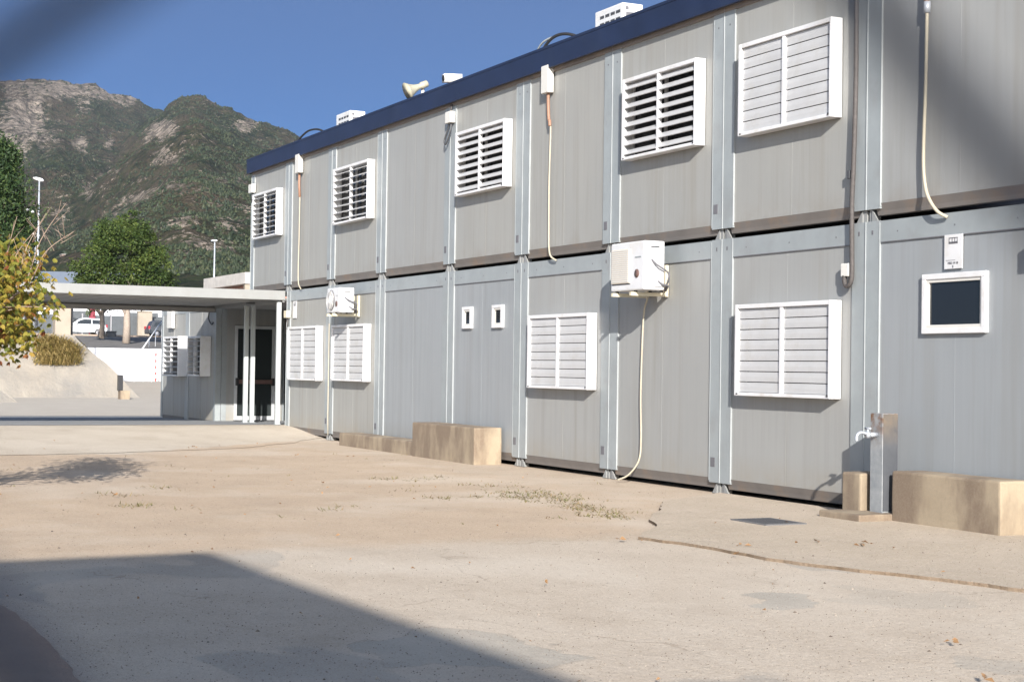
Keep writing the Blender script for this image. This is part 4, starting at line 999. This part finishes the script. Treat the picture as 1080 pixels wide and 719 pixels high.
bg_ = on_x(154, 336, -116.8); q = MB(); q.box(-116.9, -116.5, bg_.y-.8, bg_.y+.5, ZS+.08, ZS+2.4); q.box(-117.0, -116.4, bg_.y-.9, bg_.y+.6, ZS+2.401, ZS+2.5)
tag(box_origin(q.build('gate_wall', 'beige_wall')), 'short beige wall piece in the dark street fence', 'wall')

# gate pillar with dark post on the terrace
gp = on_x(65, 350, -36.5); q = MB(); q.bev(-36.9, -36.3, gp.y-.30, gp.y+.34, 1.9, 4.05, .03).bev(-36.95, -36.25, gp.y-.36, gp.y+.40, 4.052, 4.15, .02)
tag(box_origin(q.build('gate_pillar', 'beige_wall')), 'beige rendered gate pillar on top of the sloping bank', 'pillar')
gp2 = on_x(75.5, 350, -36.6); q = MB(); q.tube([(-36.6, gp2.y, 1.9), (-36.6, gp2.y, 4.0)], .055, 8); tag(box_origin(q.build('gate_post', 'dark_grey')), 'thin dark gate post right of the beige pillar', 'post')
# dry grass clump at the bank's edge (single tussock)
random.seed(77); tu = MB()
for i in range(4200):
    px_ = random.triangular(34, 88, 58); py_ = 364+ (px_-58)*.42 + random.uniform(-9, 5); d_ = ray(px_, py_)
    X_ = -33.2 + random.uniform(-.7, .5); p = CAM + d_*((X_-CAM.x)/d_.x); p.z = min(p.z, GZ+(zt_-GZ)*min(1, (-31.5-X_)/2.7)+.15)
    a = random.uniform(0, 6.28); L_ = random.uniform(.15, .75)*random.uniform(.5, 1); out = Vector((math.cos(a)*.8+.35, math.sin(a)*.8+.15, 0))
    w_ = Vector((-math.sin(a), math.cos(a), 0))*.012; m1 = p+out*L_*.4+Vector((0, 0, L_*.42)); e1 = p+out*L_*1.0+Vector((0, 0, L_*random.uniform(-.1, .6)))
    tu.add([p-w_, p+w_, m1+w_, m1-w_, e1], [(0, 1, 2, 3), (3, 2, 4)], False, random.random())
g = tag(box_origin(tu.build('grass_tussock', 'straw', rnd=True, fix=False)), 'dry straw-coloured grass tussock hanging over the bank', 'grass')

# block with dark post
cb = on_z(137, 421, GZ+.012); o = thing('bollard', 'short dark square post standing in a tan concrete block by the bank', 'bollard', (cb.x, cb.y, GZ))
bl = on_z(118, 420, GZ+.012); q = MB(); q.bev(cb.x-.45, cb.x, bl.y, cb.y, GZ, GZ+.34, .02); q.build('base', 'block_concrete', o)
pl_ = on_x(124.2, 405, cb.x-.22).y; pr_ = on_x(129.2, 405, cb.x-.22).y
q = MB(); q.bev(cb.x-.32, cb.x-.12, pl_, pr_, GZ+.341, GZ+.92, .01); q.build('post', 'black_plastic', o)
# handball goal
gl = thing('handball_goal', 'red and white handball goal post before the white court wall', 'goal', (-73.5, 18, 0))
gy = on_x(164.3, 385, -73.5).y; gzb = on_x(164.3, 402, -73.5).z
for yy in (gy, gy+3.0):
    q = MB(); r_ = MB()
    for k in range(10):
        (q if k % 2 else r_).box(-73.54, -73.46, yy-.04, yy+.04, gzb+k*.205, gzb+(k+1)*.205-.001)
    o = q.build('goal_post', 'lamp_white', gl); r_.build('red_band', 'red_paint', o)
q = MB(); q.box(-73.54, -73.46, gy+.04, gy+2.96, gzb+1.97, gzb+2.05); q.build('crossbar', 'lamp_white', gl)
q = MB()
for yy in (gy, gy+3.0): q.tube([(-73.5, yy, gzb+.03), (-74.6, yy, gzb+.03)], .03, 6); q.tube([(-74.6, yy, gzb+.03), (-74.2, yy, gzb+2.0), (-73.5, yy, gzb+2.0)], .02, 6)
q.tube([(-74.6, gy, gzb+.03), (-74.6, gy+3, gzb+.03)], .03, 6); q.build('rear_frame', 'lamp_white', gl)
# low hoops left of the goal
rk_ = thing('low_rack', 'low white tube rack on the ground left of the goal post', 'rack', (-72, gy-1, 0))
y0_, y1_ = on_x(141.5, 404, -72).y, on_x(160, 404, -72).y; zb_ = on_x(150, 407, -72).z
for t_ in (0, .5, 1):
    yy = y0_+(y1_-y0_)*t_; q = MB(); q.tube([(-72, yy, zb_-.02), (-72, yy, zb_+.38), (-72.5, yy, zb_+.38), (-72.5, yy, zb_)], .03, 6); q.build('hoop', 'lamp_white', rk_)
q = MB(); q.tube([(-72, y0_, zb_+.38), (-72, y1_, zb_+.38)], .022, 6); q.build('rail', 'lamp_white', rk_)
# stair rail up to the street
a_, b2_ = on_x(150, 368, XW-.4), on_x(171, 338, XW-9); q = MB(); q.tube([a_, b2_], .045, 6)
for t_ in (.0, .33, .66, 1): 
    p = a_.lerp(b2_, t_); q.tube([p, Vector((p.x, p.y, 2.12+(ZS-2.24)*max(0, (XW-p.x)/27)))], .035, 6)
tag(box_origin(q.build('handrail', 'lamp_white')), 'white handrail slanting up above the white court wall', 'handrail')

# ------------------------------------------------------------------ cars
def car(cx, cy, z, rz, label, paint, group='cars parked on the street'):
    """hatchback, length along local x"""
    o = bpy.data.objects.new('parked_car', None); C.objects.link(o); o.location = (cx, cy, z); o.rotation_euler = (0, 0, rz); tag(o, label, 'car', group)
    WORLD[o] = Vector((0, 0, 0))
    hw = .84
    low = [(-1.95, .30), (-1.97, .62), (-1.90, .86), (-1.78, .95), (.95, .93), (1.72, .80), (1.92, .66), (1.96, .32)]
    q = MB(); 
    def loft(profile, w0, w1, zlo, zhi):
        n = len(profile); vs = []
        for sgn in (-1, 1):
            for x, zz in profile:
                t_ = (zz-zlo)/(zhi-zlo); vs.append((x, sgn*(w0+(w1-w0)*t_), zz))
        return vs, [tuple(range(n)), tuple(range(n, 2*n))[::-1]] + [(i, (i+1) % n, (i+1) % n+n, i+n) for i in range(n)]
    vs, fs = loft(low, hw, hw-.03, .3, .95); q.add(vs, fs)
    up = [(-1.80, .94), (-1.62, 1.36), (-1.38, 1.47), (-.1, 1.50), (.32, 1.42), (1.05, .94)]
    vs, fs = loft(up, hw-.04, hw-.20, .94, 1.5); q.add(vs, fs)
    body = q.build('body', paint, o)
    bvl = body.modifiers.new('round', 'BEVEL'); bvl.width = .05; bvl.segments = 3
    for sgn in (-1, 1):
        for poly in ([(-1.50, 1.00), (-1.42, 1.32), (-.72, 1.38), (-.72, .99)], [(-.64, .99), (-.64, 1.39), (-.10, 1.40), (.22, 1.33), (.78, .99)]):
            g_ = MB(); 
            vs = [(x, sgn*((hw-.04)+(-.16)*(zz-.94)/.56+.006), zz) for x, zz in poly] + [(x, sgn*((hw-.04)+(-.16)*(zz-.94)/.56-.03), zz) for x, zz in poly]
            n = len(poly); g_.add(vs, [tuple(range(n)), tuple(range(n, 2*n))[::-1]]+[(i, (i+1) % n, (i+1) % n+n, i+n) for i in range(n)])
            g_.build('side_window', 'car_glass', o)
        for xw in (-1.22, 1.22):
            t2 = MB(); t2.tube([(xw, sgn*(hw-.17), .30), (xw, sgn*(hw+.012), .30)], .305, 22); wh = t2.build('wheel', 'tyre_black', o)
            t2 = MB(); t2.tube([(xw, sgn*(hw+.011), .30), (xw, sgn*(hw+.02), .30)], .20, 18); t2.build('rim', 'trim_grey', wh)
        l_ = MB(); l_.box(1.80, 1.93, min(sgn*.45, sgn*.78), max(sgn*.45, sgn*.78), .62, .76); l_.build('headlight', 'lamp_white', o)
        l_ = MB(); l_.box(-1.985, -1.85, min(sgn*.62, sgn*.82), max(sgn*.62, sgn*.82), .72, .98); l_.build('tail_light', 'tail_lamp', o)
        l_ = MB(); l_.bev(.55, .72, min(sgn*.80, sgn*.96), max(sgn*.80, sgn*.96), .98, 1.10, .02); l_.build('wing_mirror', paint, o)
    g_ = MB(); g_.add([(.36, -.60, 1.415), (.36, .60, 1.415), (1.04, .72, .965), (1.04, -.72, .965)], [(0, 1, 2, 3)]); 
    for v in g_.v: v.x += .012; v.z += .012
    g_.build('windscreen', 'car_glass', o)
    return o
cc = on_x(88, 353, -106)
car(-106, cc.y-.15, ZS-.09, R(-90), 'white hatchback parked on the street seen under the canopy', 'car_white')
cc = on_x(171, 353, -107); car(-107, cc.y+.6, ZS-.09, R(90), 'dark car parked on the street right of the beige wall piece', 'car_dark')
# dark bins by the slim trunk
for k, (px_, w_, lb) in enumerate(((107, .5, 'dark bin at the foot of the slim street tree'), (117, .75, 'wider dark bin right of the slim street tree'))):
    c = on_x(px_, 357, -102); q = MB(); q.bev(-102.3, -101.7, c.y-w_/2, c.y+w_/2, c.z-.15, c.z+.55, .03).bev(-102.35, -101.65, c.y-w_/2-.04, c.y+w_/2+.04, c.z+.552, c.z+.62, .02)
    tag(box_origin(q.build('litter_bin', 'dark_grey')), lb, 'bin', 'bins on the street')

# ------------------------------------------------------------------ lamps and poles
def lamp(x, ytop, D, label, arm=-1, zb=3.0):
    tp_ = far(x, ytop, D); b = Vector((tp_.x, tp_.y, zb)); o = thing('street_lamp', label, 'street lamp', b, 'street lamps on the road')
    q = MB(); q.tube([b, Vector((b.x, b.y, tp_.z))], [.075, .042], 10); q.build('pole', 'pole_metal', o)
    k = D/FOC; a = -RT*1.0*k*5.5*-arm
    q = MB(); L1_ = tp_ + RT*k*6.5*arm + Vector((0, 0, k*3.0)); L2_ = tp_ - RT*k*4.5*arm - Vector((0, 0, k*.8))
    q.tube([L1_, L1_.lerp(L2_, .3), L1_.lerp(L2_, .8), L2_], [.04, .11, .12, .05], 8)
    for v in q.v: v.z = tp_.z + (v.z-tp_.z)*.85
    q.build('lamp_head', 'lamp_white', o); return o
lamp(41.5, 190, 91, 'tallest street lamp with a tilted white head, left of the round tree', -1)
lamp(32, 223, 110, 'middle-sized street lamp just right of the pine')
lamp(37.5, 248, 131, 'smallest street lamp between the two taller lamp poles')
tp_ = far(226.5, 254.5, 137); q = MB(); q.tube([Vector((tp_.x, tp_.y, 3)), tp_], [.10, .06], 8)
o = thing('street_lamp', 'thin lone lamp pole between the round tree and the classroom block', 'street lamp', (tp_.x, tp_.y, 3), 'street lamps on the road'); q.build('pole', 'pole_metal', o)
q = MB(); q.box(tp_.x-.3, tp_.x+.2, tp_.y-.25, tp_.y+.15, tp_.z, tp_.z+.12); q.build('lamp_head', 'lamp_white', o)

# brick building peeping behind the wing
bA = far(219, 294, 92); bb = thing('brick_building', 'low brick building with a pale concrete parapet behind the canopy', 'building', (bA.x, bA.y, 0))
zt2 = bA.z; xr = None
for i in range(2000):
    X_ = bA.x+i*.05
    p = Vector((X_, bA.y, zt2))-CAM; sx_ = 540+FOC*p.dot(RT)/p.dot(FWD)
    if sx_ > 261.5: xr = X_; break
k = 92/FOC
q = MB(); q.box(bA.x, xr-.4, bA.y+.25, bA.y+12, 0, zt2-1.0*.62); q.build('wall', 'brick_far', bb)
q = MB(); q.box(bA.x-.3, xr, bA.y-.15, bA.y+12.2, zt2-.60, zt2); q.build('parapet', 'light_concrete_far', bb)
q = MB(); q.box(xr-.39, xr-.12, bA.y-.1, bA.y+.7, 0, zt2-.61); q.build('corner_pier', 'beige_wall', bb)
# blue grey shed beyond the street, left of the tree
sA = far(38, 306, 165); sB = far(88, 306, 165); sT = far(50, 279, 165)
sh = thing('shed', 'blue-grey roofed hall left of the round tree above the canopy', 'building', ((sA.x+sB.x)/2, (sA.y+sB.y)/2, 3))
dv = (sB-sA).normalized(); dv.z = 0; nv_ = Vector((-dv.y, dv.x, 0))
def shb(mb, u0, u1, w0, w1, z0, z1, z1b=None):
    z1b = z1 if z1b is None else z1b
    P_ = lambda u, w__, z: tuple(Vector((sA.x, sA.y, 0))+dv*u+nv_*w__+Vector((0, 0, z)))
    mb.add([P_(u0, w0, z0), P_(u1, w0, z0), P_(u1, w1, z0), P_(u0, w1, z0), P_(u0, w0, z1), P_(u1, w0, z1), P_(u1, w1, z1b), P_(u0, w1, z1b)], [(0,3,2,1),(4,5,6,7),(0,1,5,4),(1,2,6,5),(2,3,7,6),(3,0,4,7)])
q = MB(); shb(q, -14, 8, 0, 12, 3, sA.z-1.0); q.build('wall', 'shed_wall', sh)
q = MB(); shb(q, -14.3, 8.3, -.4, 12.4, sA.z-.99, sA.z-.6, sT.z); q.build('roof', 'shed_roof', sh)
oA = far(66, 270, 780); ob = thing('house', 'tiny orange house among the scrub at the mountain foot', 'house', (oA.x, oA.y, oA.z-7))
q = MB(); q.box(oA.x-3, oA.x+3, oA.y-.8, oA.y+.8, oA.z-14, oA.z+.6); q.build('wall', 'orange_wall', ob)
q = MB(); q.box(oA.x-3.3, oA.x+3.3, oA.y-1.0, oA.y+1.0, oA.z+.61, oA.z+.8); q.build('roof', 'light_concrete_far', ob)

# ------------------------------------------------------------------ mountain
def interp(tab, x):
    if x <= tab[0][0]: return tab[0][1]
    for (a, b), (c, d) in zip(tab, tab[1:]):
        if x <= c: t = (x-a)/(c-a); return b+(d-b)*t
    return tab[-1][1]
RL = [(-900, 190), (-500, 120), (-250, 60), (-80, 66), (0, 79), (14, 76), (38, 77), (60, 79), (72, 84), (95, 86), (112, 93), (135, 97), (150, 106), (167, 113), (200, 135), (260, 180), (600, 300)]
RR = [(-900, 330), (-400, 300), (0, 235), (60, 190), (120, 148), (150, 121), (166, 113), (176, 103), (190, 97), (200, 94.5), (214, 99), (226, 107), (240, 110), (248, 116), (262, 122), (283, 128), (300, 134), (330, 150), (420, 200), (700, 270), (1200, 330), (2200, 350)]
D_R, D_L = 2100., 2700.
rocks = [(22, 122, 20, 30, .9), (8, 150, 16, 26, .8), (45, 145, 16, 14, .5), (62, 92, 28, 12, .95), (35, 95, 26, 9, .8), (88, 84, 10, 10, .5), (12, 90, 16, 10, .9), (105, 98, 22, 8, .85), (130, 104, 18, 7, .7), (84, 112, 8, 9, .6),
         (168, 138, 14, 9, 1.0), (157, 143, 9, 6, .7), (80, 153, 8, 7, 1.0), (112, 150, 5, 4, .8), (255, 132, 14, 7, .75), (218, 106, 7, 4, .6), (175, 160, 17, 8, .55), (160, 168, 12, 6, .55), (190, 200, 30, 9, .45), (140, 210, 22, 6, .45), (110, 182, 15, 4, .4),
         (90, 200, 8, 9, .45), (60, 225, 14, 9, .5), (45, 245, 12, 10, .4), (180, 235, 26, 8, .45), (235, 240, 26, 10, .5), (250, 215, 16, 8, .4), (120, 225, 12, 6, .4), (260, 225, 12, 10, .5), (240, 190, 20, 5, .4), (215, 262, 26, 8, .5)]
cols = frange(-900, -120, 60) + frange(-115, 350, 620) + frange(360, 2200, 90)
dist = [280*(3500/280)**(i/230) for i in range(231)]
vs = []; rk_at = []
fh = Vector((FWD.x, FWD.y, 0)).normalized(); rh = Vector((RT.x, RT.y, 0)).normalized()
for x in cols:
    dr_ = (fh + rh*((x-540)/FOC)); hy = 388.25 + (x-540)*.01389
    HR = 1.2 + D_R*(hy-interp(RR, x))/FOC; HL = 1.2 + D_L*(hy-interp(RL, x))/FOC
    for d in dist:
        P = CAM + dr_*d; X_, Y_ = P.x, P.y
        s = (d-280)/(D_R-280); zr = HR*(max(0, min(1, s))**1.15) if s <= 1 else HR*(1-(s-1)*1.1)
        s2 = (d-280)/(D_L-280); zl = HL*(max(0, min(1, s2))**1.5) if s2 <= 1 else HL*(1-(s2-1)*1.5)
        z = max(zr, zl)
        n1 = noise.hetero_terrain(Vector((X_*.0035, Y_*.0035, .3)), .9, 2.1, 7, .6)
        n2 = 1-abs(noise.noise(Vector((X_*.006, Y_*.006, 9.))))*2
        n3 = noise.noise(Vector((X_*.03, Y_*.03, 2.)))
        sa = s if zr >= zl else s2
        rim = 1-.86*max(0, 1-abs(1-sa)*7)
        ram = max(0, min(1, s*1.6))
        z += (min(0, (n1-1.3))*24*ram + min(0, n2-.9)*34*ram)*rim + n3*6*ram*(.45+.55*rim) + noise.noise(Vector((X_*.09, Y_*.09, 5.)))*3.6*ram
        z = max(z, 3.0+ (d-280)*.004)
        v = Vector((X_, Y_, z)); dd = v-CAM; yy = 359.5-FOC*dd.dot(UP)/dd.dot(FWD)
        a = 0.0
        if -130 < x < 360:
            for rx, ry, sx_, sy_, st_ in rocks:
                e = ((x-rx)/sx_)**2+((yy-ry)/sy_)**2
                if e < 2.2: a = max(a, st_*(1-e/2.2)*1.0)
        if x < -100 and z > 300: a = .4
        vs.append(v - Vector((0, 0, 1.0 if d < 300 else 0))); rk_at.append(a)
nr = len(dist)
me = bpy.data.meshes.new('mountain'); me.from_pydata([tuple(v) for v in vs], [], [(i*nr+j, (i+1)*nr+j, (i+1)*nr+j+1, i*nr+j+1) for i in range(len(cols)-1) for j in range(nr-1)])
at2 = me.attributes.new('rock', 'FLOAT', 'POINT'); at2.data.foreach_set('value', rk_at)
me.polygons.foreach_set('use_smooth', [True]*len(me.polygons)); me.materials.append(MATS['mountain']); me.update()
mo = bpy.data.objects.new('mountain', me); C.objects.link(mo); struct(mo)
# scrub and pines on the mountain: one mass nobody could count
random.seed(3); sb = MB(); V, F, RN = [], [], []
i0 = next(i for i, x in enumerate(cols) if x > -20)
cand = [i for i, x in enumerate(cols) if -60 < x < 345]
cnt = 0
while cnt < 52000:
    i = random.choice(cand); j = int(random.random()**.8*(nr-2)); k = i*nr+j
    if rk_at[k] > .35 and random.random() < .85: continue
    p = vs[k]; q_ = vs[(i+1)*nr+j+1] if i+1 < len(cols) else p
    if noise.noise(p*.02)+noise.noise(p*.07)*.6 < -.05: continue
    c = p.lerp(q_, random.random()); D_ = (c-CAM).length; r_ = random.uniform(.7, 1.9)*(.45+.55*D_/2000)
    if D_ > 3050: continue
    k0 = len(V); h = r_*random.uniform(.9, 1.7)
    for a in range(5): V.append((c.x+r_*math.cos(a*1.257)*random.uniform(.7, 1.2), c.y+r_*math.sin(a*1.257)*random.uniform(.7, 1.2), c.z+random.uniform(-.3, .5)*r_*.5))
    V.append((c.x+random.uniform(-.3, .3)*r_, c.y+random.uniform(-.3, .3)*r_, c.z+h)); t_ = random.random()
    for a in range(5): F.append((k0+a, k0+(a+1) % 5, k0+5)); RN.append(t_)
    cnt += 1
me = bpy.data.meshes.new('scrub'); me.from_pydata(V, [], F); a = me.attributes.new('rnd', 'FLOAT', 'FACE'); a.data.foreach_set('value', RN); me.materials.append(MATS['scrub']); me.update()
o = bpy.data.objects.new('mountain_scrub', me); C.objects.link(o); struct(o, 'stuff'); o['label'] = 'dark green scrub and pines covering the mountain slopes'

# ------------------------------------------------------------------ litter and weeds
random.seed(9); q = MB()
def litter(p, s):
    a = Vector((random.uniform(-1, 1), random.uniform(-1, 1), random.uniform(-.1, .35))).normalized()*s; b = Vector((-a.y, a.x, random.uniform(-.3, .3)*s)).normalized()*s*.6
    q.add([p, p+a*.5+b*.5+Vector((0, 0, s*.3)), p+a, p+a*.5-b*.5], [(0, 1, 2, 3)])
spots = [(865, 573), (916, 574), (912, 577), (778, 585), (1004, 678), (1036, 717), (70, 470), (655, 570), (205, 472), (340, 510), (370, 482), (125, 523), (780, 576), (313, 481)]
for x, y in spots:
    p = on_z(x, y, -.10); 
    for _ in range(3): litter(p+Vector((random.uniform(-.03, .03), random.uniform(-.03, .03), .012)), random.uniform(.03, .06))
for _ in range(150):
    p = Vector((random.uniform(6, 27), random.uniform(-10, -.3), 0)); p.z = gz(p.x, p.y)+.02+(.03 if p.x > 20.5 and p.y > -3 else 0); litter(p, random.uniform(.015, .04))
o = q.build('leaf_litter', 'leaf_dry', fix=False); struct(o, 'stuff'); o['label'] = 'scattered dry leaves on the yard'
q = MB()
def weed(p, n=10, s=.05):
    for _ in range(n):
        c = p+Vector((random.gauss(0, .07), random.gauss(0, .07), 0)); a = random.uniform(0, 6.28); L_ = s*random.uniform(.5, 1.4)
        w_ = Vector((-math.sin(a), math.cos(a), 0))*.006; e = c+Vector((math.cos(a)*L_, math.sin(a)*L_, L_*random.uniform(.1, .7)))
        q.add([c-w_, c+w_, e], [(0, 1, 2)], False, random.random())
for _ in range(150):
    t_ = random.random(); x = 530+125*t_+random.gauss(0, 9); y = 519+29*t_+random.gauss(0, 3.2)-6*math.sin(t_*3.1); p = on_z(x, y, -.12); p.z = gz(p.x, p.y); weed(p, 7, .045)
for x, y in ((125, 522), (155, 515), (145, 533), (168, 534), (465, 525), (460, 505), (500, 512), (430, 507), (350, 536), (400, 505), (505, 524), (620, 545)):
    p = on_z(x, y, -.12)
    for _ in range(4): pp = p+Vector((random.gauss(0, .12), random.gauss(0, .12), 0)); weed(pp, 10, .05)
for _ in range(30):
    p = Vector((random.uniform(8, 20), random.uniform(-7, -.5), 0)); p.z = gz(p.x, p.y); weed(p, 5, .04)
o = q.build('ground_weeds', 'weed', rnd=True, fix=False); struct(o, 'stuff'); o['label'] = 'low dry weeds growing in the yard'

random.seed(15); q = MB()
for i in range(15000):
    if i % 2: d_ = ray(random.uniform(-60, 1140), 420+310*random.random()**.7); p = CAM+d_*((-.12-CAM.z)/d_.z)
    else: p = Vector((random.uniform(7, 28), random.uniform(-9, -.1), 0))
    if p.x < 8.2 or p.x > 29 or p.y > -.1: continue
    if 20.0 < p.x < 22.1 and p.y > -.75: continue
    on_slab = p.x > 21.2 and p.y > -3.3+(p.x-21.2)*.2 or (p.x > 18.5 and p.y > -1.2)
    z = gz(p.x, p.y)+(.026 if on_slab else .004); r_ = random.uniform(.002, .0055)*(2.2 if random.random() < .02 else 1)
    a0 = random.uniform(0, 6.28); vs_ = [(p.x+r_*math.cos(a0+k*1.57)*random.uniform(.7, 1.2), p.y+r_*math.sin(a0+k*1.57)*random.uniform(.7, 1.2), z) for k in range(4)] + [(p.x, p.y, z+r_*random.uniform(.6, 1.0))]
    q.add(vs_, [(0, 1, 4), (1, 2, 4), (2, 3, 4), (3, 0, 4)], False, random.random())
leaf_mat('pebble', [(0, (.07, .055, .045)), (.5, (.17, .14, .11)), (1, (.34, .30, .25))], 0.0)
o = q.build('gravel', 'pebble', rnd=True, fix=False); struct(o, 'stuff'); o['label'] = 'small loose stones lying all over the yard'

# ------------------------------------------------------------------ wire fence the picture was taken through
FD = .075
wf = thing('wire_fence', 'grey diamond wire fence right in front of the viewer', 'fence', (CAM.x-.1, CAM.y+.03, -.12))
o0 = CAM + FWD*FD
u1 = RT*(920/FOC*FD) + UP*(643/FOC*FD); u2 = RT*(800/FOC*FD) - UP*(960/FOC*FD)
# one crossing: left apex of the open diamond at photo (-323, 272)
K0 = o0 + RT*((-323-540)/FOC*FD) - UP*((272-359.5)/FOC*FD)
q = MB(); N = 16
for i in range(-N, N+1):
    for dA, dB in ((u1, u2), (u2, u1)):
        c = K0 + dB*i; off = FWD*(.0012 if dA is u1 else -.0012)
        q.tube([c-dA*N+off, c+dA*N+off], .0013, 8)
q.build('wire_mesh', 'wire_steel', wf)
q = MB()
for s_ in (-1.35, 1.35):
    p = o0+RT*s_; q.tube([(p.x, p.y, -.12), (p.x, p.y, 2.3)], .025, 12)
q.build('fence_post', 'pole_metal', wf)

# ------------------------------------------------------------------ neighbouring block behind the viewer, casts the shade on the yard
hN = 6.0; nx_, ny_ = 20.92+2.294*(hN+.12), -6.56-.9825*(hN+.12)
nb = thing('neighbouring_building', 'two-storey school block behind the viewer that shades the yard', 'building', (nx_+10, ny_-5, -.12))
q = MB(); q.box(nx_, nx_+26, ny_-11, ny_, -.12, hN-.3); q.build('wall', 'neighbour_bounce_wall', nb)
q = MB(); q.box(nx_-.0, nx_+26.2, ny_-11.2, ny_+.0, hN-.299, hN); q.build('roof', 'roof_grey', nb)
for k in range(5):
    for z0 in (.9, 3.7):
        q = MB(); q.box(nx_+2+k*4.6, nx_+4.2+k*4.6, ny_-.02, ny_+.03, z0, z0+1.2); wn = q.build('window', 'white_metal', nb)
        q = MB(); q.box(nx_+2.07+k*4.6, nx_+4.13+k*4.6, ny_+.031, ny_+.036, z0+.07, z0+1.13); q.build('pane', 'glass_dark', wn)

th = R(2.2); nb.rotation_euler = (0, 0, th)
nb.location = (nx_+10*math.cos(th)+5*math.sin(th), ny_+10*math.sin(th)-5*math.cos(th), -.12)
# ------------------------------------------------------------------ haze
HAZE = True
if HAZE:
    q = MB(); q.box(-3600, 500, -2600, 3400, -3.0, 900); o = q.build('haze', 'dark_void'); struct(o, 'stuff')
    hm = bpy.data.materials.new('haze'); hm.use_nodes = True; nt = hm.node_tree; nt.nodes.clear()
    pv = nt.nodes.new('ShaderNodeVolumePrincipled'); out = nt.nodes.new('ShaderNodeOutputMaterial')
    pv.inputs['Color'].default_value = (.72, .82, 1, 1); pv.inputs['Density'].default_value = .00006; pv.inputs['Anisotropy'].default_value = .2
    nt.links.new(pv.outputs[0], out.inputs['Volume']); o.data.materials.clear(); o.data.materials.append(hm)
